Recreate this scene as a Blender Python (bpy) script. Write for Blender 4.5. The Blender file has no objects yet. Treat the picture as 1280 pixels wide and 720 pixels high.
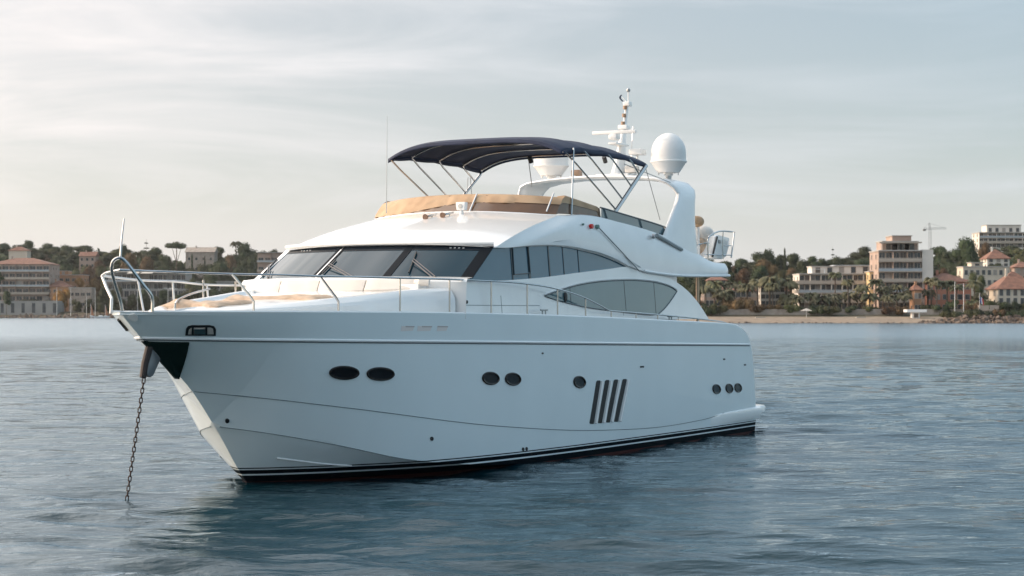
import bpy, bmesh, math, random
import numpy as np
from mathutils import Vector, Matrix
R = math.radians
rnd = random.Random(7)
sc = bpy.context.scene
col = sc.collection

# ------------------------------------------------------------------ camera
F, HC, HZ = 2400.0, 3.3, 389.0            # focal length (px at 1280), eye height (m), horizon row
cam = bpy.data.cameras.new('camera'); co = bpy.data.objects.new('camera', cam); col.objects.link(co)
co.location = (0, 0, HC); co.rotation_euler = (R(90), 0, 0)
cam.sensor_width = 36; cam.lens = F / 1280 * 36; cam.shift_y = (HZ - 360) / 1280
cam.clip_start = 0.5; cam.clip_end = 20000
cam.dof.use_dof = True; cam.dof.focus_distance = 41; cam.dof.aperture_fstop = 3.2
sc.camera = co
# ------------------------------------------------------------------ sky, sun, exposure
SUN_EL, SUN_AZ = 16.0, 86.0               # azimuth turned left from the viewing direction (+Y)
w = bpy.data.worlds.new('World'); sc.world = w; w.use_nodes = True
nt = w.node_tree; nt.nodes.clear()
N = nt.nodes.new; Lk = nt.links.new
sky = N('ShaderNodeTexSky'); sky.sky_type = 'NISHITA'; sky.sun_disc = False
sky.sun_elevation = R(SUN_EL); sky.sun_rotation = R(-SUN_AZ); sky.air_density = 1.0; sky.dust_density = .6; sky.ozone_density = 1.5
tc = N('ShaderNodeTexCoord')
mp = N('ShaderNodeMapping'); mp.inputs['Scale'].default_value = (1.3, 1.3, 8.5); mp.inputs['Rotation'].default_value = (0, R(-9), 0)
nz = N('ShaderNodeTexNoise'); nz.inputs['Scale'].default_value = 2.6; nz.inputs['Detail'].default_value = 9; nz.inputs['Roughness'].default_value = .58; nz.inputs['Distortion'].default_value = 1.2
cr = N('ShaderNodeValToRGB'); cr.color_ramp.elements[0].position = .36; cr.color_ramp.elements[1].position = .70
cr.color_ramp.elements[0].color = (0.60, 0.60, 0.60, 1); cr.color_ramp.elements[1].color = (.97, .97, .97, 1)
# high thin veil: brighter and warmer towards the sun, bluer opposite it and raised there as unseen fill for the port hull, whiter in the thick air near the horizon
dt = N('ShaderNodeVectorMath'); dt.operation = 'DOT_PRODUCT'; dt.inputs[1].default_value = (-math.sin(R(77)), math.cos(R(77)), .28); dt.inputs[1].default_value = Vector(dt.inputs[1].default_value).normalized()
veil = N('ShaderNodeValToRGB'); els = veil.color_ramp.elements
K = 10.
els[0].position = 0; els[0].color = (.40 * K, .55 * K, .64 * K, 1); els[1].position = 1; els[1].color = (2.6 * K, 2.2 * K, 1.8 * K, 1)
for p_, c_ in ((.25, (.41, .54, .61)), (.50, (.425, .505, .56)), (.62, (.545, .575, .605)), (.735, (.775, .73, .715)), (.755, (.84, .79, .765)), (.80, (2.1, 1.9, 1.78)), (.90, (2.4, 2.1, 1.8))):
    e_ = els.new(p_); e_.color = (c_[0] * K, c_[1] * K, c_[2] * K, 1)
md = N('ShaderNodeMath'); md.operation = 'MULTIPLY_ADD'; md.inputs[1].default_value = .5; md.inputs[2].default_value = .5
sp = N('ShaderNodeSeparateXYZ'); hz_r = N('ShaderNodeMapRange'); hz_r.inputs[1].default_value = 0.0; hz_r.inputs[2].default_value = .16; hz_r.inputs[3].default_value = 1.05; hz_r.inputs[4].default_value = 0.0
bk_ = N('ShaderNodeMapRange'); bk_.inputs[1].default_value = -.4; bk_.inputs[2].default_value = .5; bk_.inputs[3].default_value = .6; bk_.inputs[4].default_value = 1.0  # veil thinned behind the camera to send bluer light onto the hull
bm_ = N('ShaderNodeMath'); bm_.operation = 'MULTIPLY'
mxf = N('ShaderNodeMath'); mxf.operation = 'MAXIMUM'
hc = N('ShaderNodeMix'); hc.data_type = 'RGBA'; pass
hr = N('ShaderNodeValToRGB'); he = hr.color_ramp.elements; he[0].position = 0; he[0].color = (.37 * K, .50 * K, .62 * K, 1); he[1].position = 1; he[1].color = (3.0 * K, 2.5 * K, 2.0 * K, 1)
for p_, c_ in ((.50, (.625, .60, .585)), (.735, (.71, .665, .64))):
    e_ = he.new(p_); e_.color = (c_[0] * K, c_[1] * K, c_[2] * K, 1)
hf = N('ShaderNodeMapRange'); hf.inputs[1].default_value = 0.0; hf.inputs[2].default_value = .15; hf.inputs[3].default_value = .85; hf.inputs[4].default_value = 0.0
mx = N('ShaderNodeMix'); mx.data_type = 'RGBA'
bg = N('ShaderNodeBackground'); bg.inputs[1].default_value = 0.10
wo = N('ShaderNodeOutputWorld')
Lk(tc.outputs['Generated'], mp.inputs[0]); Lk(mp.outputs[0], nz.inputs[0]); bi = N('ShaderNodeMath'); bi.operation = 'MULTIPLY_ADD'; bi.inputs[1].default_value = .6; bi.inputs[2].default_value = -.6 * .68
ad_ = N('ShaderNodeMath'); ad_.operation = 'ADD'; Lk(md.outputs[0], bi.inputs[0]); Lk(bi.outputs[0], ad_.inputs[0]); Lk(nz.outputs[0], ad_.inputs[1]); Lk(ad_.outputs[0], cr.inputs[0])
Lk(tc.outputs['Generated'], dt.inputs[0]); Lk(dt.outputs['Value'], md.inputs[0]); Lk(md.outputs[0], veil.inputs[0])
Lk(tc.outputs['Generated'], sp.inputs[0]); Lk(sp.outputs[2], hz_r.inputs[0]); Lk(sp.outputs[2], hf.inputs[0])
Lk(md.outputs[0], hr.inputs[0]); Lk(hr.outputs[0], hc.inputs[7]); Lk(veil.outputs[0], hc.inputs[6]); Lk(hf.outputs[0], hc.inputs[0])
Lk(cr.outputs[0], mxf.inputs[0]); Lk(hz_r.outputs[0], mxf.inputs[1]); Lk(sp.outputs[1], bk_.inputs[0]); Lk(mxf.outputs[0], bm_.inputs[0]); Lk(bk_.outputs[0], bm_.inputs[1]); Lk(bm_.outputs[0], mx.inputs[0])
Lk(sky.outputs[0], mx.inputs[6]); cb = N('ShaderNodeMapRange'); cb.inputs[1].default_value = .40; cb.inputs[2].default_value = .78; cb.inputs[3].default_value = 1.0; cb.inputs[4].default_value = 1.13
cm_ = N('ShaderNodeVectorMath'); cm_.operation = 'SCALE'; Lk(ad_.outputs[0], cb.inputs[0]); Lk(cb.outputs[0], cm_.inputs['Scale']); Lk(hc.outputs[2], cm_.inputs[0])
Lk(cm_.outputs[0], mx.inputs[7]); up_ = N('ShaderNodeMix'); up_.data_type = 'RGBA'; up_.blend_type = 'MULTIPLY'; up_.inputs[7].default_value = (1.55, 1.60, 1.62, 1)
ur = N('ShaderNodeMapRange'); ur.inputs[1].default_value = .16; ur.inputs[2].default_value = .32  # sky above the frame brightened to lift the water and shaded hull
Lk(sp.outputs[2], ur.inputs[0]); Lk(ur.outputs[0], up_.inputs[0]); Lk(mx.outputs[2], up_.inputs[6]); Lk(up_.outputs[2], bg.inputs[0]); Lk(bg.outputs[0], wo.inputs[0])
sd = bpy.data.lights.new('sun', 'SUN'); sd.energy = 2.1; sd.angle = R(0.6); sd.color = (1, .74, .53)
so = bpy.data.objects.new('sun', sd); col.objects.link(so)
a = R(SUN_AZ); e = R(SUN_EL)
sdir = Vector((-math.sin(a) * math.cos(e), math.cos(a) * math.cos(e), math.sin(e)))
so.rotation_euler = sdir.to_track_quat('Z', 'Y').to_euler()
sc.view_settings.view_transform = 'Standard'; sc.view_settings.look = 'None'
sc.view_settings.exposure = 0.35; sc.view_settings.gamma = 1
sc.cycles.use_denoising = True; sc.cycles.max_bounces = 6; sc.cycles.transparent_max_bounces = 8
sc.cycles.volume_bounces = 0

# ------------------------------------------------------------------ frames
TH = R(27.8); TX, TY = -6.7308, 32.937
D0 = (math.sin(TH), math.cos(TH)); P0 = (math.cos(TH), -math.sin(TH))
def P(px, py, v):                          # point of the yacht's plane v = const seen at a picture point -> (x aft, v port, z)
    k = (px - 640) / F
    Y = (v + TX * P0[0] + TY * P0[1]) / (k * P0[0] + P0[1]); X = k * Y
    return ((X - TX) * D0[0] + (Y - TY) * D0[1], v, HC - (py - HZ) / F * Y)
def W(x, v, z): return Vector((TX + x * D0[0] + v * P0[0], TY + x * D0[1] + v * P0[1], z))
def at(px, py, Y): return Vector(((px - 640) / F * Y, Y, HC - (py - HZ) / F * Y))

def spl(xs, ys):                           # monotone cubic through a table
    xs = np.array(xs, float); ys = np.array(ys, float); h = np.diff(xs); d = np.diff(ys) / h
    m = np.zeros(len(xs)); m[0] = d[0]; m[-1] = d[-1]
    for i in range(1, len(xs) - 1):
        m[i] = 0 if d[i-1] * d[i] <= 0 else 2 * d[i-1] * d[i] / (d[i-1] + d[i])
    def f(x):
        x = min(max(x, xs[0]), xs[-1]); i = min(max(int(np.searchsorted(xs, x)) - 1, 0), len(h) - 1)
        t = (x - xs[i]) / h[i]
        return float((2*t**3-3*t*t+1)*ys[i] + (t**3-2*t*t+t)*h[i]*m[i] + (-2*t**3+3*t*t)*ys[i+1] + (t**3-t*t)*h[i]*m[i+1])
    return f

# ------------------------------------------------------------------ materials
MATS = {}
def mat(name, c=(), rough=.5, metal=0., c2=None, scale=4., det=4, bump=0., coat=0., spec=.5, trans=0., ior=1.45, lo=.35, hi=.65, obj=False, rand=0.):
    if name in MATS: return MATS[name]
    m = bpy.data.materials.new(name); m.use_nodes = True; t = m.node_tree; b = t.nodes['Principled BSDF']
    b.inputs['Base Color'].default_value = (*c, 1); b.inputs['Roughness'].default_value = rough; b.inputs['Metallic'].default_value = metal
    b.inputs['Coat Weight'].default_value = coat; b.inputs['Coat Roughness'].default_value = .06; b.inputs['Specular IOR Level'].default_value = spec
    b.inputs['Transmission Weight'].default_value = trans; b.inputs['IOR'].default_value = ior
    if c2 is not None or bump:
        tcn = t.nodes.new('ShaderNodeTexCoord'); n = t.nodes.new('ShaderNodeTexNoise')
        n.inputs['Scale'].default_value = scale; n.inputs['Detail'].default_value = det
        t.links.new(tcn.outputs['Object'], n.inputs[0])
        if c2 is not None:
            r = t.nodes.new('ShaderNodeValToRGB'); r.color_ramp.elements[0].position = lo; r.color_ramp.elements[1].position = hi
            r.color_ramp.elements[0].color = (*c, 1); r.color_ramp.elements[1].color = (*c2, 1)
            t.links.new(n.outputs[0], r.inputs[0]); outc = r.outputs[0]
            if rand:
                oi = t.nodes.new('ShaderNodeObjectInfo'); hs = t.nodes.new('ShaderNodeHueSaturation')
                mr = t.nodes.new('ShaderNodeMapRange'); mr.inputs[3].default_value = 1 - rand; mr.inputs[4].default_value = 1 + rand
                mr2 = t.nodes.new('ShaderNodeMapRange'); mr2.inputs[3].default_value = .5 - rand * .07; mr2.inputs[4].default_value = .5 + rand * .04
                t.links.new(oi.outputs['Random'], mr.inputs[0]); t.links.new(mr.outputs[0], hs.inputs['Value'])
                t.links.new(oi.outputs['Random'], mr2.inputs[0]); t.links.new(mr2.outputs[0], hs.inputs['Hue'])
                t.links.new(outc, hs.inputs['Color']); outc = hs.outputs[0]
            t.links.new(outc, b.inputs['Base Color'])
        if bump:
            bp = t.nodes.new('ShaderNodeBump'); bp.inputs['Strength'].default_value = bump; bp.inputs['Distance'].default_value = .05
            t.links.new(n.outputs[0], bp.inputs['Height']); t.links.new(bp.outputs[0], b.inputs['Normal'])
    MATS[name] = m; return m

gel = mat('gelcoat', (.76, .76, .75), .25, coat=.6, c2=(.80, .80, .79), scale=1.3)
gel_deck = mat('deck_gelcoat', (.74, .73, .71), .55, c2=(.79, .78, .76), scale=9)
steel = mat('polished_steel', (.50, .49, .48), .14, 1.)
dsteel = mat('dull_steel', (.42, .42, .42), .35, 1.)
black = mat('black_rubber', (.012, .012, .013), .4)
dglass = mat('porthole_glass', (.006, .006, .008), .03, spec=.4)
wglass = mat('windscreen_glass', (.004, .028, .046), .03, spec=.18)
sglass = mat('side_window_glass', (.035, .105, .16), .05, spec=.6, c2=(.05, .125, .18), scale=.6, coat=.3)
navy = mat('navy_canvas', (.006, .013, .04), .7, c2=(.010, .02, .055), scale=3, bump=.3)
tan = mat('tan_canvas', (.40, .26, .155), .75, c2=(.50, .34, .21), scale=2.5, bump=.5)
beige = mat('beige_canvas', (.42, .30, .21), .85, c2=(.56, .42, .31), scale=5, bump=.8)
cush = mat('pale_vinyl', (.62, .58, .53), .6, c2=(.68, .64, .59), scale=2)
bronze = mat('bronze_acrylic', (.10, .055, .03), .08, spec=.7, c2=(.16, .085, .045), scale=1.2)
redm = mat('red_lens', (.6, .01, .01), .2)
rust = mat('rusty_chain', (.05, .03, .025), .7, .4, c2=(.11, .07, .055), scale=30)
white = mat('white_paint', (.78, .77, .75), .35, c2=(.82, .81, .79), scale=3)

def hull_mat():
    m = bpy.data.materials.new('hull_gelcoat'); m.use_nodes = True; t = m.node_tree; b = t.nodes['Principled BSDF']
    b.inputs['Roughness'].default_value = .3; b.inputs['Coat Weight'].default_value = .65; b.inputs['Coat Roughness'].default_value = .02
    tcn = t.nodes.new('ShaderNodeTexCoord'); sx = t.nodes.new('ShaderNodeSeparateXYZ'); t.links.new(tcn.outputs['Object'], sx.inputs[0])
    mr = t.nodes.new('ShaderNodeMapRange'); mr.inputs[1].default_value = -1; mr.inputs[2].default_value = 1
    ad = t.nodes.new('ShaderNodeMath'); ad.operation = 'MULTIPLY_ADD'; ad.inputs[1].default_value = .0025   # stripes ride slightly lower aft
    t.links.new(sx.outputs[0], ad.inputs[0]); t.links.new(sx.outputs[2], ad.inputs[2])
    t.links.new(ad.outputs[0], mr.inputs[0])
    r = t.nodes.new('ShaderNodeValToRGB'); cr = r.color_ramp; cr.interpolation = 'CONSTANT'
    wh = (.69, .75, .765, 1); bk = (.004, .007, .010, 1); rd = (.055, .016, .014, 1)
    lv = [(-1, rd), (.09, bk), (.215, wh), (.245, bk), (.325, wh), (.350, bk), (.370, wh)]
    cr.elements[0].position = 0; cr.elements[0].color = rd
    cr.elements[1].position = (lv[1][0] + 1) / 2; cr.elements[1].color = bk
    for z, c in lv[2:]:
        el = cr.elements.new((z + 1) / 2); el.color = c
    t.links.new(mr.outputs[0], r.inputs[0]); 
    n = t.nodes.new('ShaderNodeTexNoise'); n.inputs['Scale'].default_value = .8; n.inputs['Detail'].default_value = 5
    mpn = t.nodes.new('ShaderNodeMapping'); mpn.inputs['Scale'].default_value = (1, 1, .35); t.links.new(tcn.outputs['Object'], mpn.inputs[0]); t.links.new(mpn.outputs[0], n.inputs[0])
    hs = t.nodes.new('ShaderNodeHueSaturation'); m2 = t.nodes.new('ShaderNodeMapRange'); m2.inputs[3].default_value = .93; m2.inputs[4].default_value = 1.05
    t.links.new(n.outputs[0], m2.inputs[0]); t.links.new(m2.outputs[0], hs.inputs['Value']); t.links.new(r.outputs[0], hs.inputs['Color'])
    t.links.new(hs.outputs[0], b.inputs['Base Color'])
    bwn = t.nodes.new('ShaderNodeRGBToBW'); t.links.new(r.outputs[0], bwn.inputs[0]); cwn = t.nodes.new('ShaderNodeMath'); cwn.operation = 'MULTIPLY'; cwn.inputs[1].default_value = .9; t.links.new(bwn.outputs[0], cwn.inputs[0])
    t.links.new(cwn.outputs[0], b.inputs['Coat Weight']); t.links.new(cwn.outputs[0], b.inputs['Specular IOR Level'])
    n3 = t.nodes.new('ShaderNodeTexNoise'); n3.inputs['Scale'].default_value = 1.6; n3.inputs['Detail'].default_value = 2; t.links.new(tcn.outputs['Object'], n3.inputs[0])
    bp = t.nodes.new('ShaderNodeBump'); bp.inputs['Strength'].default_value = .25; bp.inputs['Distance'].default_value = .012
    t.links.new(n3.outputs[0], bp.inputs['Height']); t.links.new(bp.outputs[0], b.inputs['Coat Normal'])
    return m
hullm = hull_mat()

# ------------------------------------------------------------------ object helpers
def put(o, parent=None, label=None, cat=None, group=None, kind=None):
    col.objects.link(o)
    if parent: o.parent = parent
    for k, v in (('label', label), ('category', cat), ('group', group), ('kind', kind)):
        if v: o[k] = v
    return o
def empty(name, loc, rz, label, cat, group=None):
    o = bpy.data.objects.new(name, None); o.location = loc; o.rotation_euler = (0, 0, rz); o.empty_display_size = .3
    return put(o, None, label, cat, group)
class MB:
    def __init__(s, flip=False): s.v = []; s.f = []; s.flip = flip
    def add(s, vs, fs):
        o = len(s.v); s.v += [tuple(p) for p in vs]; s.f += [tuple(i + o for i in f) for f in fs]; return s
    def grid(s, rows, closed=False, cap=False):
        n = len(rows[0]); vs = [p for r in rows for p in r]; fs = []
        for i in range(len(rows) - 1):
            for j in range(n if closed else n - 1):
                k = (j + 1) % n; fs.append((i*n+j, i*n+k, (i+1)*n+k, (i+1)*n+j))
        if cap: fs.append(tuple(range(n))[::-1]); fs.append(tuple((len(rows)-1)*n + j for j in range(n)))
        return s.add(vs, fs)
    def box(s, x0, x1, y0, y1, z0, z1):
        return s.add([(x0,y0,z0),(x1,y0,z0),(x1,y1,z0),(x0,y1,z0),(x0,y0,z1),(x1,y0,z1),(x1,y1,z1),(x0,y1,z1)],
                     [(0,3,2,1),(4,5,6,7),(0,1,5,4),(1,2,6,5),(2,3,7,6),(3,0,4,7)])
    def tube(s, pts, r, n=8, closed=False, r1=None, cap=True):
        pts = [Vector(p) for p in pts]; m = len(pts); rows = []; up = Vector((0, 0, 1)); prev = None
        for i, p in enumerate(pts):
            a_ = pts[(i-1) % m] if (closed or i) else p; b_ = pts[(i+1) % m] if (closed or i < m-1) else p
            t = (b_ - a_).normalized()
            if prev is None:
                u = t.cross(up)
                if u.length < .05: u = t.cross(Vector((1, 0, 0)))
                u.normalize()
            else:
                u = (prev - t * prev.dot(t)).normalized()
            prev = u; w_ = t.cross(u)
            rr = r if r1 is None else r + (r1 - r) * i / (m - 1)
            rows.append([p + (u * math.cos(2*math.pi*k/n) + w_ * math.sin(2*math.pi*k/n)) * rr for k in range(n)])
        if closed: rows.append(rows[0]); return s.grid(rows, True)
        return s.grid(rows, True, cap)
    def lathe(s, prof, c=(0, 0, 0), n=32):
        rows = [[(c[0] + r * math.cos(2*math.pi*k/n), c[1] + r * math.sin(2*math.pi*k/n), c[2] + z) for k in range(n)] for r, z in prof]
        return s.grid(rows, True, True)
    def prism(s, poly, off):                # closed polygon extruded by a vector
        n = len(poly); o = Vector(off); a_ = [Vector(p) for p in poly]; b_ = [p + o for p in a_]
        return s.add(a_ + b_, [tuple(range(n)), tuple(range(n, 2*n))[::-1]] + [(i, (i+1) % n, n + (i+1) % n, n + i) for i in range(n)])
    def build(s, name, m, parent=None, smooth=True, ang=32, bevel=0, **kw):
        me = bpy.data.meshes.new(name)
        vs = [(x, -y, z) for x, y, z in s.v] if s.flip else s.v
        me.from_pydata(vs, [], s.f)
        bm = bmesh.new(); bm.from_mesh(me); bmesh.ops.remove_doubles(bm, verts=bm.verts, dist=1e-5)
        bmesh.ops.recalc_face_normals(bm, faces=bm.faces)
        if bevel:
            es = [e_ for e_ in bm.edges if len(e_.link_faces) == 2 and e_.calc_face_angle(0) > R(40)]
            bmesh.ops.bevel(bm, geom=es, offset=bevel, segments=2, affect='EDGES', profile=.6, clamp_overlap=True)
        bm.to_mesh(me); bm.free()
        if smooth: me.shade_smooth(); me.set_sharp_from_angle(angle=R(ang))
        me.materials.append(m)
        o = bpy.data.objects.new(name, me)
        return put(o, parent, **kw)
def MY(): return MB(True)

def smooth_path(pts, n=8):                 # Catmull-Rom
    pts = [Vector(p) for p in pts]; out = []
    q = [pts[0] * 2 - pts[1]] + pts + [pts[-1] * 2 - pts[-2]]
    for i in range(1, len(q) - 2):
        for k in range(n):
            t = k / n
            out.append(.5 * ((2*q[i]) + (-q[i-1] + q[i+1]) * t + (2*q[i-1] - 5*q[i] + 4*q[i+1] - q[i+2]) * t*t + (-q[i-1] + 3*q[i] - 3*q[i+1] + q[i+2]) * t**3))
    out.append(pts[-1]); return out
def copy_tree(o, parent=None, **kw):
    c = o.copy(); col.objects.link(c)
    if parent: c.parent = parent
    for ch in o.children: copy_tree(ch, c)
    for k, v in kw.items(): c[k] = v
    return c

# ------------------------------------------------------------------ sea
def make_sea():
    rr = np.random.RandomState(3)
    ys = [12.0]
    while ys[-1] < 260: ys.append(ys[-1] + max(.085, (ys[-1] - 8) * .0042))
    yf = ys[-1]
    while ys[-1] < 9000: ys.append(ys[-1] + (ys[-1] - yf) * .35 + 3)
    ys = [-400, -100, -20, 4] + ys
    xs = list(np.arange(-46, 46.01, .16)); ext = []; s_ = 1.0; x = 46
    while x < 6000: s_ *= 1.5; x += s_; ext.append(x)
    xs = [-q for q in ext[::-1]] + xs + ext
    X, Y = np.meshgrid(np.array(xs), np.array(ys)); Z = np.zeros_like(X)
    for i in range(90):
        lam = .55 * (7 / .55) ** rr.rand(); k = 2 * math.pi / lam
        th = R(258) + rr.randn() * .42
        amp = .0024 * lam ** .75 * (1.35 if .8 < lam < 2.2 else 1)
        ph = rr.rand() * 6.28
        sp = np.maximum(.085, (Y - 8) * .0042); fade = np.clip(lam / (sp * 2.6) - 1, 0, 1) * np.clip(lam / (.2 * 2.6) - .6, 0, 1)
        arg = k * (X * math.cos(th) + Y * math.sin(th)) + ph
        sa = np.sin(arg + .35 * np.sin(arg)); Z += amp * fade * (1.5 * np.exp(1.1 * (sa - 1)) - .6 + .25 * sa)
    e_ = np.clip((46 - np.abs(X)) / 6, 0, 1) * np.clip((260 - Y) / 60, 0, 1) * np.clip((Y - 12) / 1, 0, 1)
    g = .55 + .9 * (.5 + .5 * np.sin(X * .11 + Y * .05 + 1) * np.sin(Y * .07 - X * .03))
    Z *= e_ * g
    nx, ny = len(xs), len(ys)
    me = bpy.data.meshes.new('sea')
    V = np.stack([X.ravel(), Y.ravel(), Z.ravel()], 1)
    ii, jj = np.meshgrid(np.arange(ny - 1), np.arange(nx - 1), indexing='ij'); b_ = (ii * nx + jj).ravel()
    Fc = np.stack([b_, b_ + 1, b_ + nx + 1, b_ + nx], 1)
    me.from_pydata(V.tolist(), [], Fc.tolist()); me.shade_smooth()
    m = bpy.data.materials.new('sea_water'); m.use_nodes = True; t = m.node_tree; b = t.nodes['Principled BSDF']
    b.inputs['Base Color'].default_value = (.0008, .024, .034, 1); b.inputs['Roughness'].default_value = .03; b.inputs['IOR'].default_value = 1.33
    tcn = t.nodes.new('ShaderNodeTexCoord')
    prev = None
    for sca, st, dist, det in ((.35, 1.0, .12, 2), (1.2, 1.0, .055, 4), (4.6, 1.0, .034, 6)):
        mpn = t.nodes.new('ShaderNodeMapping'); mpn.inputs['Scale'].default_value = (.40, 1.0, 1); mpn.inputs['Rotation'].default_value = (0, 0, R(-12))
        n = t.nodes.new('ShaderNodeTexNoise'); n.inputs['Scale'].default_value = sca; n.inputs['Detail'].default_value = det; n.inputs['Distortion'].default_value = .4
        bp = t.nodes.new('ShaderNodeBump'); bp.inputs['Strength'].default_value = st; bp.inputs['Distance'].default_value = dist
        t.links.new(tcn.outputs['Object'], mpn.inputs[0]); t.links.new(mpn.outputs[0], n.inputs[0]); t.links.new(n.outputs[0], bp.inputs['Height'])
        if prev: t.links.new(prev.outputs[0], bp.inputs['Normal'])
        else:                                        # open water beyond the modelled swell carries it in the shader instead
            sxy = t.nodes.new('ShaderNodeSeparateXYZ'); mrr = t.nodes.new('ShaderNodeMapRange'); mrr.inputs[1].default_value = 100; mrr.inputs[2].default_value = 240; mrr.inputs[3].default_value = .10; mrr.inputs[4].default_value = .3
            t.links.new(tcn.outputs['Object'], sxy.inputs[0]); t.links.new(sxy.outputs[1], mrr.inputs[0]); t.links.new(mrr.outputs[0], bp.inputs['Distance'])
        prev = bp
    # unresolved wavelets shade one another, so the mirror part returns a little less than a flat surface would
    t.nodes.remove(b); fr_ = t.nodes.new('ShaderNodeFresnel'); fr_.inputs['IOR'].default_value = 1.33; t.links.new(prev.outputs[0], fr_.inputs['Normal'])
    gl = t.nodes.new('ShaderNodeBsdfGlossy'); gl.inputs['Color'].default_value = (.78, .86, .91, 1); mr4 = t.nodes.new('ShaderNodeMapRange'); mr4.inputs[1].default_value = 100; mr4.inputs[2].default_value = 260; mr4.inputs[3].default_value = .025; mr4.inputs[4].default_value = .20; t.links.new(sxy.outputs[1], mr4.inputs[0]); t.links.new(mr4.outputs[0], gl.inputs['Roughness']); t.links.new(prev.outputs[0], gl.inputs['Normal'])
    df = t.nodes.new('ShaderNodeBsdfDiffuse'); df.inputs['Color'].default_value = (.0006, .018, .026, 1)
    mxs = t.nodes.new('ShaderNodeMixShader'); t.links.new(fr_.outputs[0], mxs.inputs[0]); t.links.new(df.outputs[0], mxs.inputs[1]); t.links.new(gl.outputs[0], mxs.inputs[2])
    t.links.new(mxs.outputs[0], t.nodes['Material Output'].inputs['Surface'])
    me.materials.append(m)
    put(bpy.data.objects.new('sea', me), kind='structure')
make_sea()

# ------------------------------------------------------------------ land
ridgeH = spl([-420, -250, -190, -120, -60, 40, 110, 150, 190, 230, 330, 420], [34, 34, 31, 27, 26, 20, 16, 17, 21, 27, 29, 27])
def shoreY(X):
    t = min(max((X + 95) / 140, 0), 1); t = t * t * (3 - 2 * t)
    return 935 * (1 - t) + 528 * t
def T(X, Y):
    d = Y - shoreY(X)
    if d < 0: return max(-4, d * .2)
    z = np.interp(d, [0, 7, 20, 26, 60], [0, .8, 1.6, 2.6, 3.2])
    if d > 60:
        t = min((d - 60) / 215, 1); t = t * t * (3 - 2 * t); z += (ridgeH(X) - 3.2) * t
        z += 1.2 * math.sin(X * .06 + Y * .03) * t
    if d > 480: z -= (d - 480) * .05
    return z
def make_land():
    mb = MB(); xs = np.linspace(-620, 520, 191); rows = []
    for d in [-30, -4, -1, 0, 2, 4, 7, 12, 20, 23, 26, 40, 60] + list(range(75, 700, 16)):
        row = []
        for x in xs:
            j = 1.2 * math.sin(x * .31) + .8 * math.sin(x * .83 + 1); Y = shoreY(x) + d + (j if -1 <= d <= 7 else 0)
            row.append((x, Y, T(x, shoreY(x) + d)))
        rows.append(row)
    mb.grid(rows)
    m = mat('hillside_ground', (.045, .050, .025), .95, c2=(.13, .10, .06), scale=.06, det=8, bump=.4)
    mb.build('hillside', m, kind='structure', ang=60)
    # beach strip, laid just above the ground
    b = MB(); rows = []
    for d, dz in ((-.5, .05), (2, .12), (4, .18), (7, .22), (10, .22), (12, .22), (16, .2), (19, .2)):
        rows.append([(x, shoreY(x) + d + 1.2 * math.sin(x * .31) * (d < 8), T(x, shoreY(x) + max(d, 0)) + dz) for x in np.linspace(38, 160, 90)])
    b.grid(rows).build('beach', mat('beach_sand', (.20, .155, .115), .95, c2=(.27, .21, .155), scale=.5, bump=.3), kind='structure')
    p = MB(); rows = []
    for d in (27, 36):
        rows.append([(x, shoreY(x) + d, T(x, shoreY(x) + d) + .35) for x in np.linspace(-330, 200, 150)])
    p.grid(rows).build('coast_road', mat('road_asphalt', (.05, .05, .05), .9, c2=(.07, .07, .068), scale=.5), kind='structure')
make_land()

# ================================================================== YACHT (x aft from the bow tip, v to port, z up)
yacht = empty('motor_yacht', (TX, TY, 0), math.atan2(D0[1], D0[0]), 'large white motor yacht with navy bimini and two satellite domes, anchored in the bay', 'yacht')
bd = spl([0, .08, .2, .5, 1, 2.2, 4, 5.6, 7, 9, 12, 16, 20, 22.3, 23.1, 23.6], [0, .12, .28, .60, 1.0, 1.58, 2.16, 2.48, 2.66, 2.86, 2.98, 3.0, 2.96, 2.90, 2.82, 2.72])
zs = spl([0, 5.5, 9, 12.8, 17, 20, 21.3, 22.0, 22.6, 22.95, 23.25, 23.6], [3.29, 3.27, 3.23, 3.16, 3.06, 2.99, 2.95, 2.84, 2.60, 2.25, 1.55, .45])
zk = spl([0, .57, 1.25, 1.93, 2.87, 3.49, 3.8, 5, 7, 12, 23.6], [3.29, 2.84, 2.40, 1.93, .99, .28, 0, -.65, -.95, -1.0, -.8])
bc = spl([2.62, 2.8, 3.0, 3.27, 4, 5, 6.2, 8, 10, 13, 18, 23.6], [0, .22, .46, .76, 1.25, 1.72, 2.08, 2.42, 2.62, 2.74, 2.76, 2.66])
zc = spl([2.62, 4.4, 6.2, 8, 10, 14, 23.6], [1.20, .80, .41, .20, .08, -.02, -.04])
ee = spl([0, 4, 8, 12, 16, 23.6], [1, 1, .95, .82, .72, .65])
kk = spl([0, .6, 1.8, 4, 7, 11, 23.6], [.1, .35, .52, .42, .12, 0, 0])
def hh_(u, x): return u ** ee(x) * (1 + kk(x) * (1 - u))
X0H = 2.62
def foot(x):
    return (0.0, zk(x)) if x <= X0H else (bc(x), zc(x))
def hb(x, z):
    b0, z0 = foot(x); z1 = zs(x)
    if z >= z0:
        u = min(max((z - z0) / max(z1 - z0, 1e-4), 0), 1); return b0 + (bd(x) - b0) * hh_(u, x)
    k = zk(x)
    return b0 * max(0, (z - k) / max(z0 - k, 1e-4)) ** .92
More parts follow.
